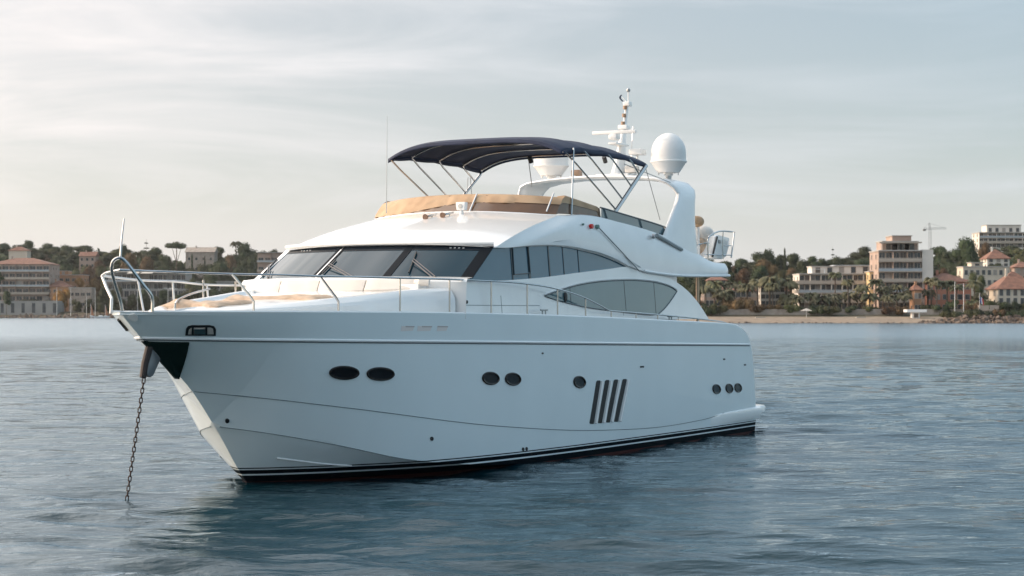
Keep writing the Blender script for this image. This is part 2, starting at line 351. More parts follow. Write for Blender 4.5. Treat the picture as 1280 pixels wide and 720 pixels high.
def hull_hit(px, py, out=0.):
    lo, hi = -.3, 3.2
    for _ in range(40):
        m = (lo + hi) / 2; x, _v, z = P(px, py, m)
        if hb(x, z) - m > 0: lo = m
        else: hi = m
    x, v, z = P(px, py, lo); v = hb(x, z)
    e_ = .03; n = Vector((-(hb(x + e_, z) - hb(x - e_, z)) / (2 * e_), 1, -(hb(x, z + e_) - hb(x, z - e_)) / (2 * e_))).normalized()
    return Vector((x, v, z)) + n * out, n
def hull_mesh():
    xs = [0, .01, .03, .06, .1, .16, .25, .35, .5] + list(np.arange(.65, 6, .15)) + list(np.arange(6, 21, .35)) + list(np.arange(21, 23.61, .1))
    xs = sorted(set([round(float(x), 3) for x in xs] + [X0H]))
    nt_, nb = 34, 7; rows = []
    for x in xs:
        b0, z0 = foot(x); z1 = zs(x); k = zk(x); r_ = []
        for j in range(nb + 1):                       # keel -> chine
            u = j / nb; z = k + (z0 - k) * u
            r_.append((x, b0 * u ** .92 if x > X0H else 0, z))
        for j in range(1, nt_ + 1):
            u = (j / nt_) ** (1.5 if x < 4 else 1.1)
            z = z0 + (z1 - z0) * u; r_.append((x, b0 + (bd(x) - b0) * hh_(u, x), z))
        rows.append([(p[0], -p[1], p[2]) for p in r_[::-1]] + r_[1:])
    mb = MY(); mb.grid(rows)
    mb.f.append(tuple(len(mb.v) - len(rows[0]) + j for j in range(len(rows[0]))))   # transom
    o = mb.build('hull', hullm, yacht, ang=22)
    # deck
    dk = MY(); rows = []
    for x in xs:
        if x > 22.9: break
        b = max(bd(x) - .02, 0); z = zs(x) - .05; rows.append([(x, b * s, z + .03 * (1 - s * s)) for s in (-1, -.8, -.4, 0, .4, .8, 1)])
    dk.grid(rows).build('deck', gel_deck, yacht)
    return xs
HXS = hull_mesh()
def hull_line(name, zf, x0, x1, r, m, out=.0, both=True, n=160, cap=True):
    for s in ((1, -1) if both else (1,)):
        pts = []
        for i in range(n + 1):
            x = x0 + (x1 - x0) * (i / n) ** 1.35; z = zf(x); pts.append((x, s * (hb(x, z) + out), z))
        MY().tube(pts, r, 6).build(name, m, yacht)
zr = spl([.5, 2, 9, 16, 23], [2.84, 2.80, 2.665, 2.53, 2.40])
def xr0():
    x = .3
    while zk(x) > zr(x): x += .01
    return x
hull_line('rub_rail', zr, xr0() + .005, 22.7, .028, gel)
hull_line('rub_rail_strip', lambda x: zr(x) - .035, xr0() + .03, 22.7, .015, mat('grey_seal', (.10, .11, .12), .5), .004)
zg_ = spl([1.95, 4.2, 8.9, 13.5, 17, 19.5, 22], [1.86, 1.52, .93, .60, .50, .54, .72])
hull_line('spray_knuckle', zg_, 2.05, 21.0, .009, mat('groove_grey', (.13, .16, .17), .5), .000)
hull_line('chine_rail', lambda x: zc(x) - .005, 2.72, 6.4, .008, mat('groove_grey', (), 0), .002)
for s in (1, -1):                                   # lower spray rail on the bottom panel
    pts = [(x, s * (hb(x, z) + .004), z) for x, z in [(3.75 + i * .05, spl([3.75, 4.6, 5.2], [.55, .40, .33])(3.75 + i * .05)) for i in range(29)]]
    MY().tube(pts, .018, 6).build('spray_rail', gel, yacht)
MY().tube([(x, bd(x) - .03, zs(x) - .0) for x in HXS if .3 < x < 22.2], .03, 6).build('toe_rail', gel, yacht)
MY().tube([(x, -bd(x) + .03, zs(x) - .0) for x in HXS if .3 < x < 22.2], .03, 6).build('toe_rail', gel, yacht)

def decal(name, poly, m, out=.006, **kw):            # closed picture outline laid on the hull as a thin real plate
    hits = [hull_hit(x, y, out) for x, y in poly]; c = sum((h[0] for h in hits), Vector()) / len(hits)
    mb = MY(); n = len(hits); cx = sum(p[0] for p in poly) / n; cy = sum(p[1] for p in poly) / n; ch = hull_hit(cx, cy, out)[0]
    mb.add([h[0] for h in hits] + [ch], [(i, (i + 1) % n, n) for i in range(n)])
    base = [h[0] - h[1] * out * 1.6 for h in hits]
    mb.grid([[h[0] for h in hits], base], True)
    return mb.build(name, m, kw.pop('parent', yacht), **kw)
def ell(cx, cy, rx, ry, n=28, tilt=0):
    return [(cx + rx * math.cos(2*math.pi*i/n) - tilt * ry * math.sin(2*math.pi*i/n), cy + ry * math.sin(2*math.pi*i/n)) for i in range(n)]
for cx, cy, rx, ry in ((430, 465.8, 18.6, 7.9), (475.3, 467.3, 17.2, 7.7), (613, 472.8, 10.4, 7.4), (640.8, 473.8, 9.6, 7.4), (724, 477.5, 7.3, 7), (895.3, 486.3, 4.9, 5.7), (911.2, 485.5, 4.4, 5.6), (922.2, 484.7, 4.3, 5.4)):
    pole = decal('porthole', ell(cx, cy, rx * .94, ry * .94, tilt=-.12), dglass, .008)
    ring = [hull_hit(x, y, .010)[0] for x, y in ell(cx, cy, rx * .95, ry * .95, 36, -.12)]
    MY().tube(ring, .020 if rx < 6 else .024, 6, True).build('rim', mat('porthole_rim', (.035, .03, .028), .25, .6), pole)
# engine-room louvres
for i in range(4):
    x0 = 745.5 + i * 10.9; xb = 737.5 + i * 10.1; yt = 475.5 - i * .6; yb = 530 - i * .9
    poly = [(x0 - .3, yt + 1.5), (x0 + 1.2, yt), (x0 + 4.6, yt), (x0 + 4.9, yt + 1.5), (xb + 4.7, yb - 1.0), (xb + 3.9, yb), (xb + .2, yb), (xb - .7, yb - 1.5)]
    l = decal('engine_vent', poly, mat('vent_dark', (.008, .008, .009), .5), .006)
    lip = [hull_hit(x0 + 6.3, yt + 1, .02)[0], hull_hit(xb + 6.2, yb - 1, .02)[0]]
    MY().tube([lip[0] * (1 - t) + lip[1] * t + Vector((0, 0, 0)) for t in (0, .25, .5, .75, 1)], .045, 8).build('lip', gel, l)
for cx, cy, rx, ry in ((284, 526, 2.6, 2.6), (539.5, 548.3, 2.0, 2.6), (653.6, 561.5, 1.3, 2.3), (658, 561, 1.3, 2.3), (678, 441.5, 1, 1), (801, 458.5, 1, 1.2), (803.5, 458.4, 1, 1.2), (905, 449, 1.2, 1), (931, 456, 1.2, 1)):
    decal('hull_outlet', ell(cx, cy, rx, ry, 14), black, .015)
# anchor pocket plate, anchor, fairleads
decal('anchor_guard_plate', [(177, 426.5), (186, 426.8), (200, 427.2), (218, 427.4), (236.5, 427.5), (234, 440), (230, 454), (226, 466), (222.5, 474), (219, 473.5), (210, 463), (201, 453), (190, 440)],
      mat('guard_steel_reflection', (.012, .03, .026), .12, .6), .03)  # dark green of the reflected water is put into the base colour
f_ = decal('mooring_window', [(231.5, 419), (232.5, 411), (235, 407.5), (240, 406.3), (262, 406.3), (267.5, 407.5), (269.8, 411), (269.5, 419.3)], black, .012)
decal('inner_frame', [(235, 417), (236, 411.5), (238.5, 409.5), (241, 409), (263, 409), (266, 410.5), (266.8, 417)], mat('pale_light_chrome', (.62, .55, .50), .35, .3), .020, parent=f_)  # pinkish light in the opening is painted into this plate's colour
decal('bollard', [(242.5, 416.5), (242.5, 410.2), (258, 410.2), (258, 416.5)], dsteel, .03, parent=f_)
for q in (240.5, 257.5): decal('bar', [(q - 1.2, 418), (q - 1.2, 407.5), (q + 1.2, 407.5), (q + 1.2, 418)], black, .034, parent=f_)
decal('bow_fairlead', [(160, 396), (162.5, 392), (168, 391), (171.5, 394), (173, 398), (170, 400.5), (165, 399.5)], white, .03)
def sb(x, z, o=.01): return Vector((x, -(hb(x, z) + o), z))
MY().tube([sb(.42, 3.16, .0), sb(.62, 3.02, .0), sb(.70, 2.98, 0)], .04, 6).build('starboard_fairlead', black, yacht)
stx = lambda z: next(x for x in np.arange(0, 4, .01) if zk(x) <= z)
an = MY()
def pp(px, py, v=0): return Vector(P(px, py, v))
sh = [pp(190, 424, 0), pp(186, 436, 0), pp(181, 455, 0), pp(178.5, 472, 0)]
an.tube(sh, .075, 10, r1=.06); an.build('anchor_shank', mat('dark_iron', (.035, .028, .026), .55, .5), yacht)
fl = [pp(191, 428, .05), pp(201, 449, .05), pp(192, 469, .05), (pp(188, 472, .05)), pp(184, 468, .05), pp(184, 456, .05)]
MY().prism(fl, (0, -.10, .01)).build('anchor_fluke', mat('galvanised', (.20, .21, .22), .35, .7), yacht, bevel=.01)
# hull name lettering, washed out
for x0, x1, sk in ((501, 518, 0), (521.5, 540, 1), (546, 560, 2)):
    m_ = mat('faded_lettering', (.70, .64, .61), .5); m2 = mat('faded_lettering_dark', (.45, .39, .37), .5)
    nm = decal('name_lettering', [(x0, 414), (x0 + .7, 407.5), (x1, 407.8), (x1 - 2, 413.5)], m_, .003)
    decal('stroke', [(x0 + (6 if sk < 2 else 1), 409), (x0 + (6 if sk < 2 else 1), 407.4), (x1, 407.6), (x1 - .3, 409)], m2, .006, parent=nm)
# swim platform
pf = MY()
def plan(x0, x1, hw, r, n=6):
    pts = [(x0, hw), (x1 - r, hw)] + [(x1 - r + r * math.sin(t * math.pi / 2 / n), hw - r + r * math.cos(t * math.pi / 2 / n)) for t in range(1, n + 1)]
    return pts + [(x, -v) for x, v in pts[::-1]]
for z, dx, dv in ((.30, -.75, -.35), (.42, -.30, -.10), (.52, 0, 0), (.62, 0, 0), (.68, -.05, -.04), (.69, -.1, -.08)):
    pass
pf.grid([[(x, v, z) for x, v in plan(22.4, 25.2 + dx, 2.62 + dv, .7)] for z, dx, dv in ((.28, -.9, -.5), (.40, -.35, -.14), (.50, -.03, 0), (.63, 0, 0), (.68, -.04, -.03), (.69, -.1, -.08))], True, True)
pf.build('swim_platform', gel, yacht)
for s in (1, -1):                                   # flare that fairs the platform into the hull side
    rows = []
    for i in range(25):
        t = i / 24; x = 19.2 + 4.6 * t; k = math.sin(t * math.pi / 2) ** 1.5; zt = .62 + .06 * t; zb = .36
        b = hb(min(x, 23.5), .5) - .02
        rows.append([(x, s * (b), zt + .03), (x, s * (b + .10 * k + .005), zt - .02), (x, s * (b + .12 * k + .005), (zt + zb) / 2 + .04), (x, s * (b + .05 * k), zb), (x, s * (b - .1), zb - .03)])
    MY().grid(rows).build('platform_fairing', gel, yacht)
st_ = [hull_hit(x, y, .13)[0] for x, y in ((914, 516.5), (925, 515), (935, 513))]

# ---------------------------------------------------------------- superstructure
wx = spl([6.5, 7.5, 9, 12, 16, 19, 21, 22.5], [2.66, 2.68, 2.70, 2.72, 2.70, 2.66, 2.64, 2.60])
def vs_(x, z): return wx(x) - .085 * (z - 3.1)
NF = 18
def front(x0, c, vc, z, zc_=0, p=2.6):
    return [(x0 + c * (i / NF) ** p, vc * i / NF, z + zc_ * (1 - (i / NF) ** 2)) for i in range(NF + 1)]
zbt = spl([8.75, 9.7, 11.6, 13.5, 14.6, 15.45, 16.5, 18.5, 22.3], [4.61, 4.67, 4.745, 4.64, 4.50, 4.35, 4.235, 4.18, 4.24])   # underside line of the flybridge moulding
ztp = spl([12.0, 13.5, 15.2, 16.8, 18.0, 19.5, 20.7, 21.3, 22.3], [5.45, 5.47, 5.38, 5.26, 5.13, 4.88, 4.62, 4.57, 4.56])        # its top line
zgt = spl([7.65, 8.6, 10.4, 12.5, 14.2, 15.45, 16.5, 17.4, 18.2, 18.9, 19.6, 20.3], [3.94, 3.93, 4.00, 4.15, 4.27, 4.35, 4.235, 4.17, 4.05, 3.86, 3.56, 3.12])  # top of the cabin side wall
def mirror(r): return [(p[0], -p[1], p[2]) for p in r[::-1]] + r[1:]
NSD = 60
def fly_rows():
    rows = []
    for j, u in enumerate([0, .03, .1, .22, .4, .6, .8, .93, 1]):
        x0 = 8.28 + (11.3 - 8.28) * u; c = .47 + (.72 - .47) * u; vc = 2.61 - .19 * u ** 1.2; bul = .07 * math.sin(math.pi * u ** .9)
        xc = x0 + c; r_ = front(x0, c, vc + .3 * 0, 0)
        r_ = [(x, v, (4.66 + (5.46 - 4.66) * u + bul) * 1.0 + (.04 + .02 * u) * (1 - (v / vc) ** 2) - (.05) * (v / vc) ** 2) for x, v, z in r_]
        zcorner = r_[-1][2]
        for i in range(1, NSD + 1):
            s = i / NSD; x = xc + (22.3 - xc) * s
            zb = zbt(x if u == 0 else max(x, 8.75)); zt = ztp(x) if x > 12 else 5.45
            # heights blend from the front corner into the side lines
            k = min(1, s * 9); k = k * k * (3 - 2 * k)
            z = zb + (zt - zb) * u
            z = zcorner * (1 - k) + z * k
            v = vs_(x, z) + .05 - .05 * u + .10 * math.sin(math.pi * min(1, u * 1.0)) * k * .5
            v = vc * (1 - k) + v * k
            aft = max(0, (x - 21.7) / .6); v -= .35 * aft ** 3
            r_.append((x, v, z))
        rows.append(mirror(r_))
    return rows
FR = fly_rows()
fm = MY(); fm.grid(FR)
n_ = len(FR[0])
# aft end, underside and fly deck
fm.build('flybridge_moulding', gel, yacht, ang=40)
ud = MY(); b_, t_ = FR[0], FR[-1]; h = n_ // 2
ud.grid([[b_[h + i] for i in range(h + 1)], [(b_[h - i]) for i in range(h + 1)]]).build('flybridge_underside', gel_deck, yacht)
dkk = MY(); dkk.grid([[(t_[h + i][0], t_[h + i][1] - .02, t_[h + i][2] - .22) for i in range(h + 1)], [(t_[h - i][0], t_[h - i][1] + .02, t_[h - i][2] - .22) for i in range(h + 1)]])
dkk.build('flybridge_deck', gel_deck, yacht)
ae = MY(); ae.grid([[FR[j][k] for j in range(len(FR))] for k in (0, -1)]).build('aft_fascia', gel, yacht)
# cap along the top edge (coaming with thickness)
cp = MY()
cp.grid([t_, [(x, v * .985, z + .015) for x, v, z in t_], [(x + (.0 if abs(v) > 2.2 else .05), v * .955, z) for x, v, z in t_], [(x + .05 * (abs(v) < 2.3), v * .95, z - .25) for x, v, z in t_]]).build('coaming_cap', gel, yacht)
# edge moulding along the overhang
for s in (1, -1):
    pts = [(x, s * (vs_(x, zbt(x)) + .045), zbt(x) + .015) for x in np.linspace(16.2, 22.0, 40)]
    MY().tube(pts, .035, 8).build('edge_moulding', gel, yacht)

# windscreen band: front glass
g0 = front(7.26, .42, 2.67, 3.96, .03); g1 = front(8.34, .44, 2.57, 4.63, .03)
wsg = MY(); wsg.grid([mirror(g0), mirror(g1)]).build('windscreen', wglass, yacht, ang=60)
def on_ws(v, u, out=.0):                            # point on the screen: v across, u 0 bottom .. 1 top
    a_ = abs(v); s = -1 if v < 0 else 1
    def ev(r_, vc):
        f_ = min(a_ / 2.62, 1) * NF; i = min(int(f_), NF - 1); t = f_ - i; return Vector(r_[i]).lerp(Vector(r_[i + 1]), t)
    p = ev(g0, 0).lerp(ev(g1, 0), u); p.y *= s; return p + Vector((-.75, 0, .66)).normalized() * out + Vector((0, s * out * .3, 0))
def strip(name, pa, pb, wd, m, out=.012, n=10, parent=yacht):
    mb = MY(); rows = []
    for i in range(n + 1):
        t = i / n; v = pa[0] + (pb[0] - pa[0]) * t; u = pa[1] + (pb[1] - pa[1]) * t
        rows.append([on_ws(v - wd/2, u, 0), on_ws(v - wd/2, u, out), on_ws(v + wd/2, u, out), on_ws(v + wd/2, u, 0)])
    return mb.grid(rows).build(name, m, parent, ang=30)
for v in (-.85, .85):
    p = strip('windscreen_pillar', (v, 0), (v, 1), .17, mat('pillar_black', (.006, .009, .013), .5, spec=.05), .010)
    if v < 0: strip('trim', (v + .02, 0), (v + .02, 1), .03, steel, .018, parent=p)
strip('windscreen_pillar', (2.50, 0), (2.50, 1), .22, mat('pillar_black', (), 0), .012)
strip('windscreen_pillar', (-2.54, 0), (-2.54, 1), .16, gel, .012)
hd = MY(); hd.grid([[on_ws(-2.6 + 5.2 * i / 40, u, .006) for i in range(41)] for u in (.86, .995)]).build('screen_header', mat('frit_black', (.006, .010, .016), .3, spec=.08), yacht)
for s in (-1, 1):
    for k in range(4): MY().tube([on_ws(s * 1.75 + .09 * k * s, .925, .008), on_ws(s * 1.75 + .09 * k * s + .04, .925, .014)], .012, 5).build('header_light', mat('pale_dot', (.35, .38, .4), .3), yacht)
MY().tube([on_ws(-2.6 + 5.2 * i / 40, 1.03, .06) for i in range(41)], .045, 8).build('brow_moulding', gel, yacht)
sill = MY(); sill.grid([mirror([(x - .03, v + .02, z + .02) for x, v, z in g0]), mirror([(x - .30, v + .05, z - .01) for x, v, z in g0]), mirror([(x - .36, v + .06, z - .08) for x, v, z in g0]), mirror([(x - .34, min(v + .04, 2.70), 3.15) for x, v, z in g0])])
sill.build('cabin_front', gel, yacht)

# cabin side walls, side windows
for s in (1, -1):
    rows = []; U = (0, .15, .35, .55, .75, .9, 1)
    xs = list(np.linspace(7.35, 17, 60)) + list(np.linspace(17.1, 20.3, 36))
    for x in xs:
        zt = zgt(max(x, 7.65)) if x > 7.65 else 3.95
        rows.append([(x, s * (vs_(max(x, 7.5), 3.1 + (zt - 3.1) * u)), 3.1 + (zt - 3.1) * u) for u in U])
    MY().grid(rows).build('cabin_side', gel, yacht, ang=50)
    MY().grid([[r_[-1] for r_ in rows], [(r_[-1][0], r_[-1][1] - s * .22, r_[-1][2]) for r_ in rows]]).build('window_ledge', gel, yacht)
    # upper side window, set 30 mm back
    up = MY(); rows = []
    for x in np.linspace(7.72, 15.45, 60):
        zb_ = zgt(x); zt_ = zbt(x) if x > 8.75 else 3.96 + (4.63 - 3.96) * min(1, (x - 7.70) / (8.78 - 7.70))
        zt_ = max(zt_, zb_ + .002)
        rows.append([(x, s * (vs_(x, z_) - .03 - (.0)), z_) for z_ in np.linspace(zb_ - .02, zt_ + .02 * (x > 8.75), 6)])
    ug = up.grid(rows).build('upper_side_window', sglass, yacht)
    for px_, wd in ((641, .05), (662, .09), (687, .05), (705, .02), (724, .02)):
        x = P(px_, 325, 2.6)[0]; za, zb2 = zgt(x), zbt(x)
        MY().grid([[(x + d_, s * (vs_(x, z_) - .03 + o_), z_) for d_, o_ in ((-wd/2, 0), (-wd/2, .012), (wd/2, .012), (wd/2, 0))] for z_ in (za, zb2)]).build('glazing_bar', mat('bar_dark', (.03, .045, .055), .2), ug)
    # opening pane frame
    xa, xb = P(642, 325, 2.6)[0], P(662, 325, 2.6)[0]
    fr = [(xa, 4.07), (xb, 4.11), (xb - .02, 4.70), (xa + .02, 4.66)]
    MY().tube([(x, s * (vs_(x, z) - .012), z) for x, z in fr], .018, 6, True).build('opening_pane_frame', mat('bar_dark', (), 0), ug)
    # bright beading over the window, shadow-casting eyebrow
    bead = [(x, s * (vs_(x, zbt(x)) + .0), zbt(x) - .012) for x in np.linspace(9.3, 15.4, 50)]
    MY().tube(bead, .014, 6).build('window_bead', gel, ug)
    brow = MY(); rows = []
    for i in range(41):
        t = i / 40; x = 11.2 + 4.7 * t; h_ = .17 * math.sin(math.pi * min(1, t * .96 + .02)) ** .7; z = zbt(x)
        vv = vs_(x, z) + .03
        rows.append([(x, s * (vv - .03), z - .005), (x, s * (vv + .05 * math.sin(math.pi * t)), z + .01), (x, s * (vv + .055 * math.sin(math.pi * t)), z + .035), (x + .08, s * (vv + .04), z + h_ + .03)])
    brow.grid(rows).build('window_eyebrow', gel, yacht)
    # leaf-shaped saloon window
    outl = [(680, 370), (700, 363), (722, 356.5), (750, 352), (780, 350.3), (800, 350.8), (820, 353.2), (836, 358), (846, 364), (838, 376), (830, 386), (822.5, 392.7), (812, 393.8), (790, 391.6), (760, 388), (735, 384.5), (712, 379.5), (695, 375)]
    wp = []
    for px_, py_ in outl:
        v = 2.62
        for _ in range(4): x, _q, z = P(px_, py_, v); v = vs_(x, z)
        wp.append(Vector((x, s * (v), z)))
    wps = smooth_path(wp[:9], 4)[:-1] + smooth_path(wp[8:12], 4)[:-1] + smooth_path(wp[11:] + [wp[0]], 4)[:-1]
    lw = MY(); top = smooth_path(wp[:9], 5); 
    xs_ = np.linspace(wp[0].x + .01, max(p.x for p in wps) - .01, 60); loop = wps + [wps[0]]
    rows = []
    for x in xs_:
        zz = sorted([p.z + (q.z - p.z) * (x - p.x) / (q.x - p.x) for p, q in zip(loop, loop[1:]) if (p.x - x) * (q.x - x) <= 0 and p.x != q.x])
        if len(zz) < 2: continue
        rows.append([(x, s * (vs_(x, z) + .006), z) for z in np.linspace(zz[0], zz[-1], 5)])
    lwo = lw.grid(rows).build('saloon_window', mat('saloon_glass', (.08, .145, .165), .05, spec=.8, c2=(.10, .17, .19), scale=.5, coat=.3), yacht)
    MY().tube([p + Vector((0, s * .006, 0)) for p in wps], .016, 6, True).build('window_frame', mat('bar_dark', (), 0), lwo)
    MY().tube([p + Vector((0, s * .01, .035)) for p in smooth_path(wp[:9], 5)], .012, 6).build('window_bead', gel, lwo)
    for px_ in (710, 779, 817):
        x = P(px_, 370, 2.62)[0]; zz = sorted([p.z + (q.z - p.z) * (x - p.x) / (q.x - p.x) for p, q in zip(loop, loop[1:]) if (p.x - x) * (q.x - x) <= 0 and p.x != q.x])
        MY().grid([[(x + d_, s * (vs_(x, z_) + .009), z_) for d_ in (-.015, .015)] for z_ in (zz[0], zz[-1])]).build('glazing_bar', mat('bar_dark', (), 0), lwo)
    # saloon body behind the wing
    MY().grid([[(x, s * 2.42, z) for x in (16.2, 18.75)] for z in (3.0, 4.2)]).build('saloon_wall', gel, yacht)
bh = MY(); bh.grid([[(18.75, v, z) for v in (-2.42, 2.42)] for z in (3.0, 4.2)]).build('aft_bulkhead', gel, yacht)
MY().prism([(18.76, .9, 3.0), (18.76, .9, 4.0), (18.76, -.9, 4.0), (18.76, -.9, 3.0)], (.02, 0, 0)).build('saloon_door', dglass, yacht)
x, _, z = P(872, 346, 2.35); MY().tube([(x, 2.35, 3.0), (x, 2.35, 4.24)], .045, 10).build('overhang_post', mat('bronze_post', (.42, .30, .22), .3, .8), yacht)
# black oval deck light by the leaf window
x, _, z = P(703, 371.5, 2.62); lo_ = MY().lathe([(.001, 0), (.06, 0), (.07, .01), (.06, .04), (.001, .045)], n=16)
lo_.v = [(x + a_, vs_(x, z) + c_ , z + b_ * 1.6) for a_, b_, c_ in lo_.v]; lo_.build('deck_light', black, yacht)

# ---------------------------------------------------------------- foredeck: coaming, sunpad, backrest
zct = spl([1.25, 1.7, 2.4, 3.2, 4, 5, 6.4, 7.3], [3.24, 3.33, 3.40, 3.46, 3.53, 3.61, 3.73, 3.77])
def cvw(x): return max(.02, (bd(x) - .42) * min(1, ((x - 1.2) / 1.0)) ** .5 + max(0, x - 6.2) * .28)
rows = []
for x in [1.22, 1.26, 1.32, 1.42, 1.6, 1.85, 2.1] + list(np.arange(2.4, 7.31, .2)):
    c = cvw(x); zt = zct(x); hh = zt - 3.2; r_ = []
    for dv, z in ((0, 3.18), (0, 3.2 + hh * .55), (.03, 3.2 + hh * .72), (.09, zt - .06 * min(1, hh * 3)), (.17, zt - .01), (.26, zt), (.34, zt - .01), (.40, zt - .07 * min(1, hh * 3))):
        r_.append((x, max(c - dv, .001 * (1 - dv)), z))
    r_.append((x, max(c - 1.0, .0005), r_[-1][2] + .02)); r_.append((x, 0, r_[-1][2] + .02))
    r_ = r_[::-1]
    rows.append(mirror(r_))
fc = MY(); fc.grid(rows); fc.f.append(tuple(range(len(rows[0])))); fc.build('foredeck_coaming', gel, yacht, ang=24)
# curved upholstered backrest ahead of the windscreen
edges = [-2.25, -1.35, -.35, .75, 1.85]
for a_, b_ in zip(edges, edges[1:]):
    mb = MY(); rows = []
    for i in range(9):
        v = a_ + .012 + (b_ - a_ - .024) * i / 8; e_ = .02 * (1 if i in (0, 8) else 0)
        xq = 6.62 + .30 * (abs(v) / 2.3) ** 2.4 
        zb_ = 3.60 + .03 * v
        rows.append([(xq + .14, v, zb_), (xq + e_, v, zb_ + .01), (xq - .04 + e_, v, zb_ + .10), (xq + .02 + e_, v, 3.82), (xq + .07 + e_, v, 3.915), (xq + .12, v, 3.945 - e_), (xq + .20, v, 3.92 - e_), (xq + .2, v, 3.7)])
    mb.grid(rows, False, True).build('backrest_cushion', cush, yacht)
MY().box(6.75, 7.3, -2.2, 1.95, 3.6, 3.84).build('backrest_plinth', gel, yacht, bevel=.02)
e_ = MY(); e_.tube([(6.95, 1.75, 3.86), (6.85, 1.95, 3.88), (6.9, 2.12, 3.86)], .075, 10); e_.build('armrest', cush, yacht)
# crumpled covers on the sunpad
def cover(name, x0, x1, v0, v1, z0, hgt, seed, label):
    r = random.Random(seed); mb = MB(True); nx_, ny_ = 46, 26; rows = []
    ph = [(r.uniform(2, 9), r.uniform(2, 9), r.uniform(0, 6), r.uniform(.3, 1)) for _ in range(7)]
    for i in range(nx_ + 1):
        row = []
        for j in range(ny_ + 1):
            s_, t_2 = i / nx_, j / ny_; ed = (min(s_, 1 - s_, .18) / .18) ** .5 * (min(t_2, 1 - t_2, .15) / .15) ** .5
            x = x0 + (x1 - x0) * s_ + .05 * math.sin(t_2 * 9 + seed); v = v0 + (v1 - v0) * t_2 + .06 * math.sin(s_ * 11 + seed)
            hh = sum(w_ * math.sin(a_ * x + b_ * v + p_) for a_, b_, p_, w_ in ph) * .009 + .010 * abs(math.sin(7 * x + 9 * v + seed))
            row.append((x, v, z0 + ed * (hgt + hh)))
        rows.append(row)
    mb.grid(rows)
    ring = [rows[i][0] for i in range(nx_ + 1)] + [rows[-1][j] for j in range(1, ny_ + 1)] + [rows[i][-1] for i in range(nx_ - 1, -1, -1)] + [rows[0][j] for j in range(ny_ - 1, 0, -1)]
    mb.grid([ring, [(p[0], p[1], z0 - .05) for p in ring]], True)
    o = mb.build(name, beige, None, ang=50, label=label, cat='cover')
    o.location = yacht.location; o.rotation_euler = yacht.rotation_euler
cover('sunpad_cover', 2.35, 4.4, -1.0, .35, 3.40, .09, 3, 'smooth forward beige canvas cover lying on the yacht foredeck near the bow rail')
cover('sunpad_cover', 4.3, 5.9, -1.2, 1.15, 3.49, .11, 8, 'crumpled beige canvas cover bunched on the foredeck just ahead of the seat backrest')

# ---------------------------------------------------------------- flybridge
ft = FR[-1]
def ftop(v, dx=0):                                   # front edge of the flybridge coaming at v
    a_ = min(abs(v) / 2.42, 1); return Vector((11.3 + .72 * a_ ** 2.6 + dx, v, 5.50 - .05 * a_ * a_))
def flyws_pts(u):
    pts = [(ftop(2.36 * i / 24).x + .06 + .38 * u, 2.36 * i / 24 - .02 * u, 5.49 - .05 * (i / 24) ** 2 + (.37 + .05 * (1 - (i / 24) ** 2)) * u) for i in range(25)]
    xc = pts[-1][0]
    for i in range(1, 21):
        x = xc + (14.35 - xc) * i / 20; v = vs_(x, 5.45) - .14 - .03 * u
        k = min(1, i / 3); v = v * k + pts[24][1] * (1 - k)
        zt = 5.86 - .17 * max(0, (x - 12.6) / 1.7); pts.append((x, v, (ztp(x) + .01) * (1 - u) + zt * u))
    return mirror(pts)
fw = MY(); fw.grid([flyws_pts(u) for u in (0, .35, .7, 1)]); fwo = fw.build('flybridge_windscreen', bronze, yacht)
# opaque tan band standing in for lit cushions seen behind the bronze acrylic
def sub(u, lo, hi):
    p = flyws_pts(u); n = len(p); return [(x - .012, v + (.012 if v > 0 else -.012), z) for x, v, z in p[int(n * lo):int(n * hi) + 1]]
def lowu(u, lo, hi):
    p = flyws_pts(0); q = flyws_pts(1); n = len(p); out = []
    for i in range(int(n * lo), int(n * hi) + 1):
        t = i / n; ub = .10 + .48 * max(0, min(1, (t - .36) / .16)); uu = ub + (1 - ub) * u; pad = .012 + .022 * math.sin(math.pi * min(1, u * 1.02)) ** .6
        a_, b_ = Vector(p[i]), Vector(q[i]); c_ = a_.lerp(b_, uu); f_ = max(0, 1 - abs(c_.y) / 2.45); wob = .012 * math.sin(i * 1.9) + .008 * math.sin(i * .7)
        c_.x -= pad * (.3 + .7 * min(1, f_ * 3)) + wob; c_.y += math.copysign(pad * (1 - min(1, f_ * 3)) * .7, c_.y); out.append(tuple(c_))
    return out
cv_ = MY(); cv_.grid([lowu(u, 0, .665) for u in (0, .12, .3, .5, .7, .88, 1.0)] + [[(x + .10, v, z + .03) for x, v, z in sub(1, 0, .665)], [(x + .5, v * .97, z + .02) for x, v, z in sub(1, 0, .665)]])
cv_.build('screen_cushion_band', tan, yacht)
cv2 = MY(); cv2.grid([sub(u, .66, .985) for u in (.62, .8, 1.0)] + [[(x + .05, v * .98, z + .03) for x, v, z in sub(1, .66, .985)], [(x + .1, v * .9, z + .02) for x, v, z in sub(1, .66, .985)]])
cv2.build('screen_cushion_band', tan, yacht)
for v in (.55, 2.2):
    MY().tube([(ftop(v).x + .05 + .36 * u - .02, v, 5.50 + .43 * u) for u in (0, .5, 1)], .02, 6).build('screen_bracket', dsteel, yacht)
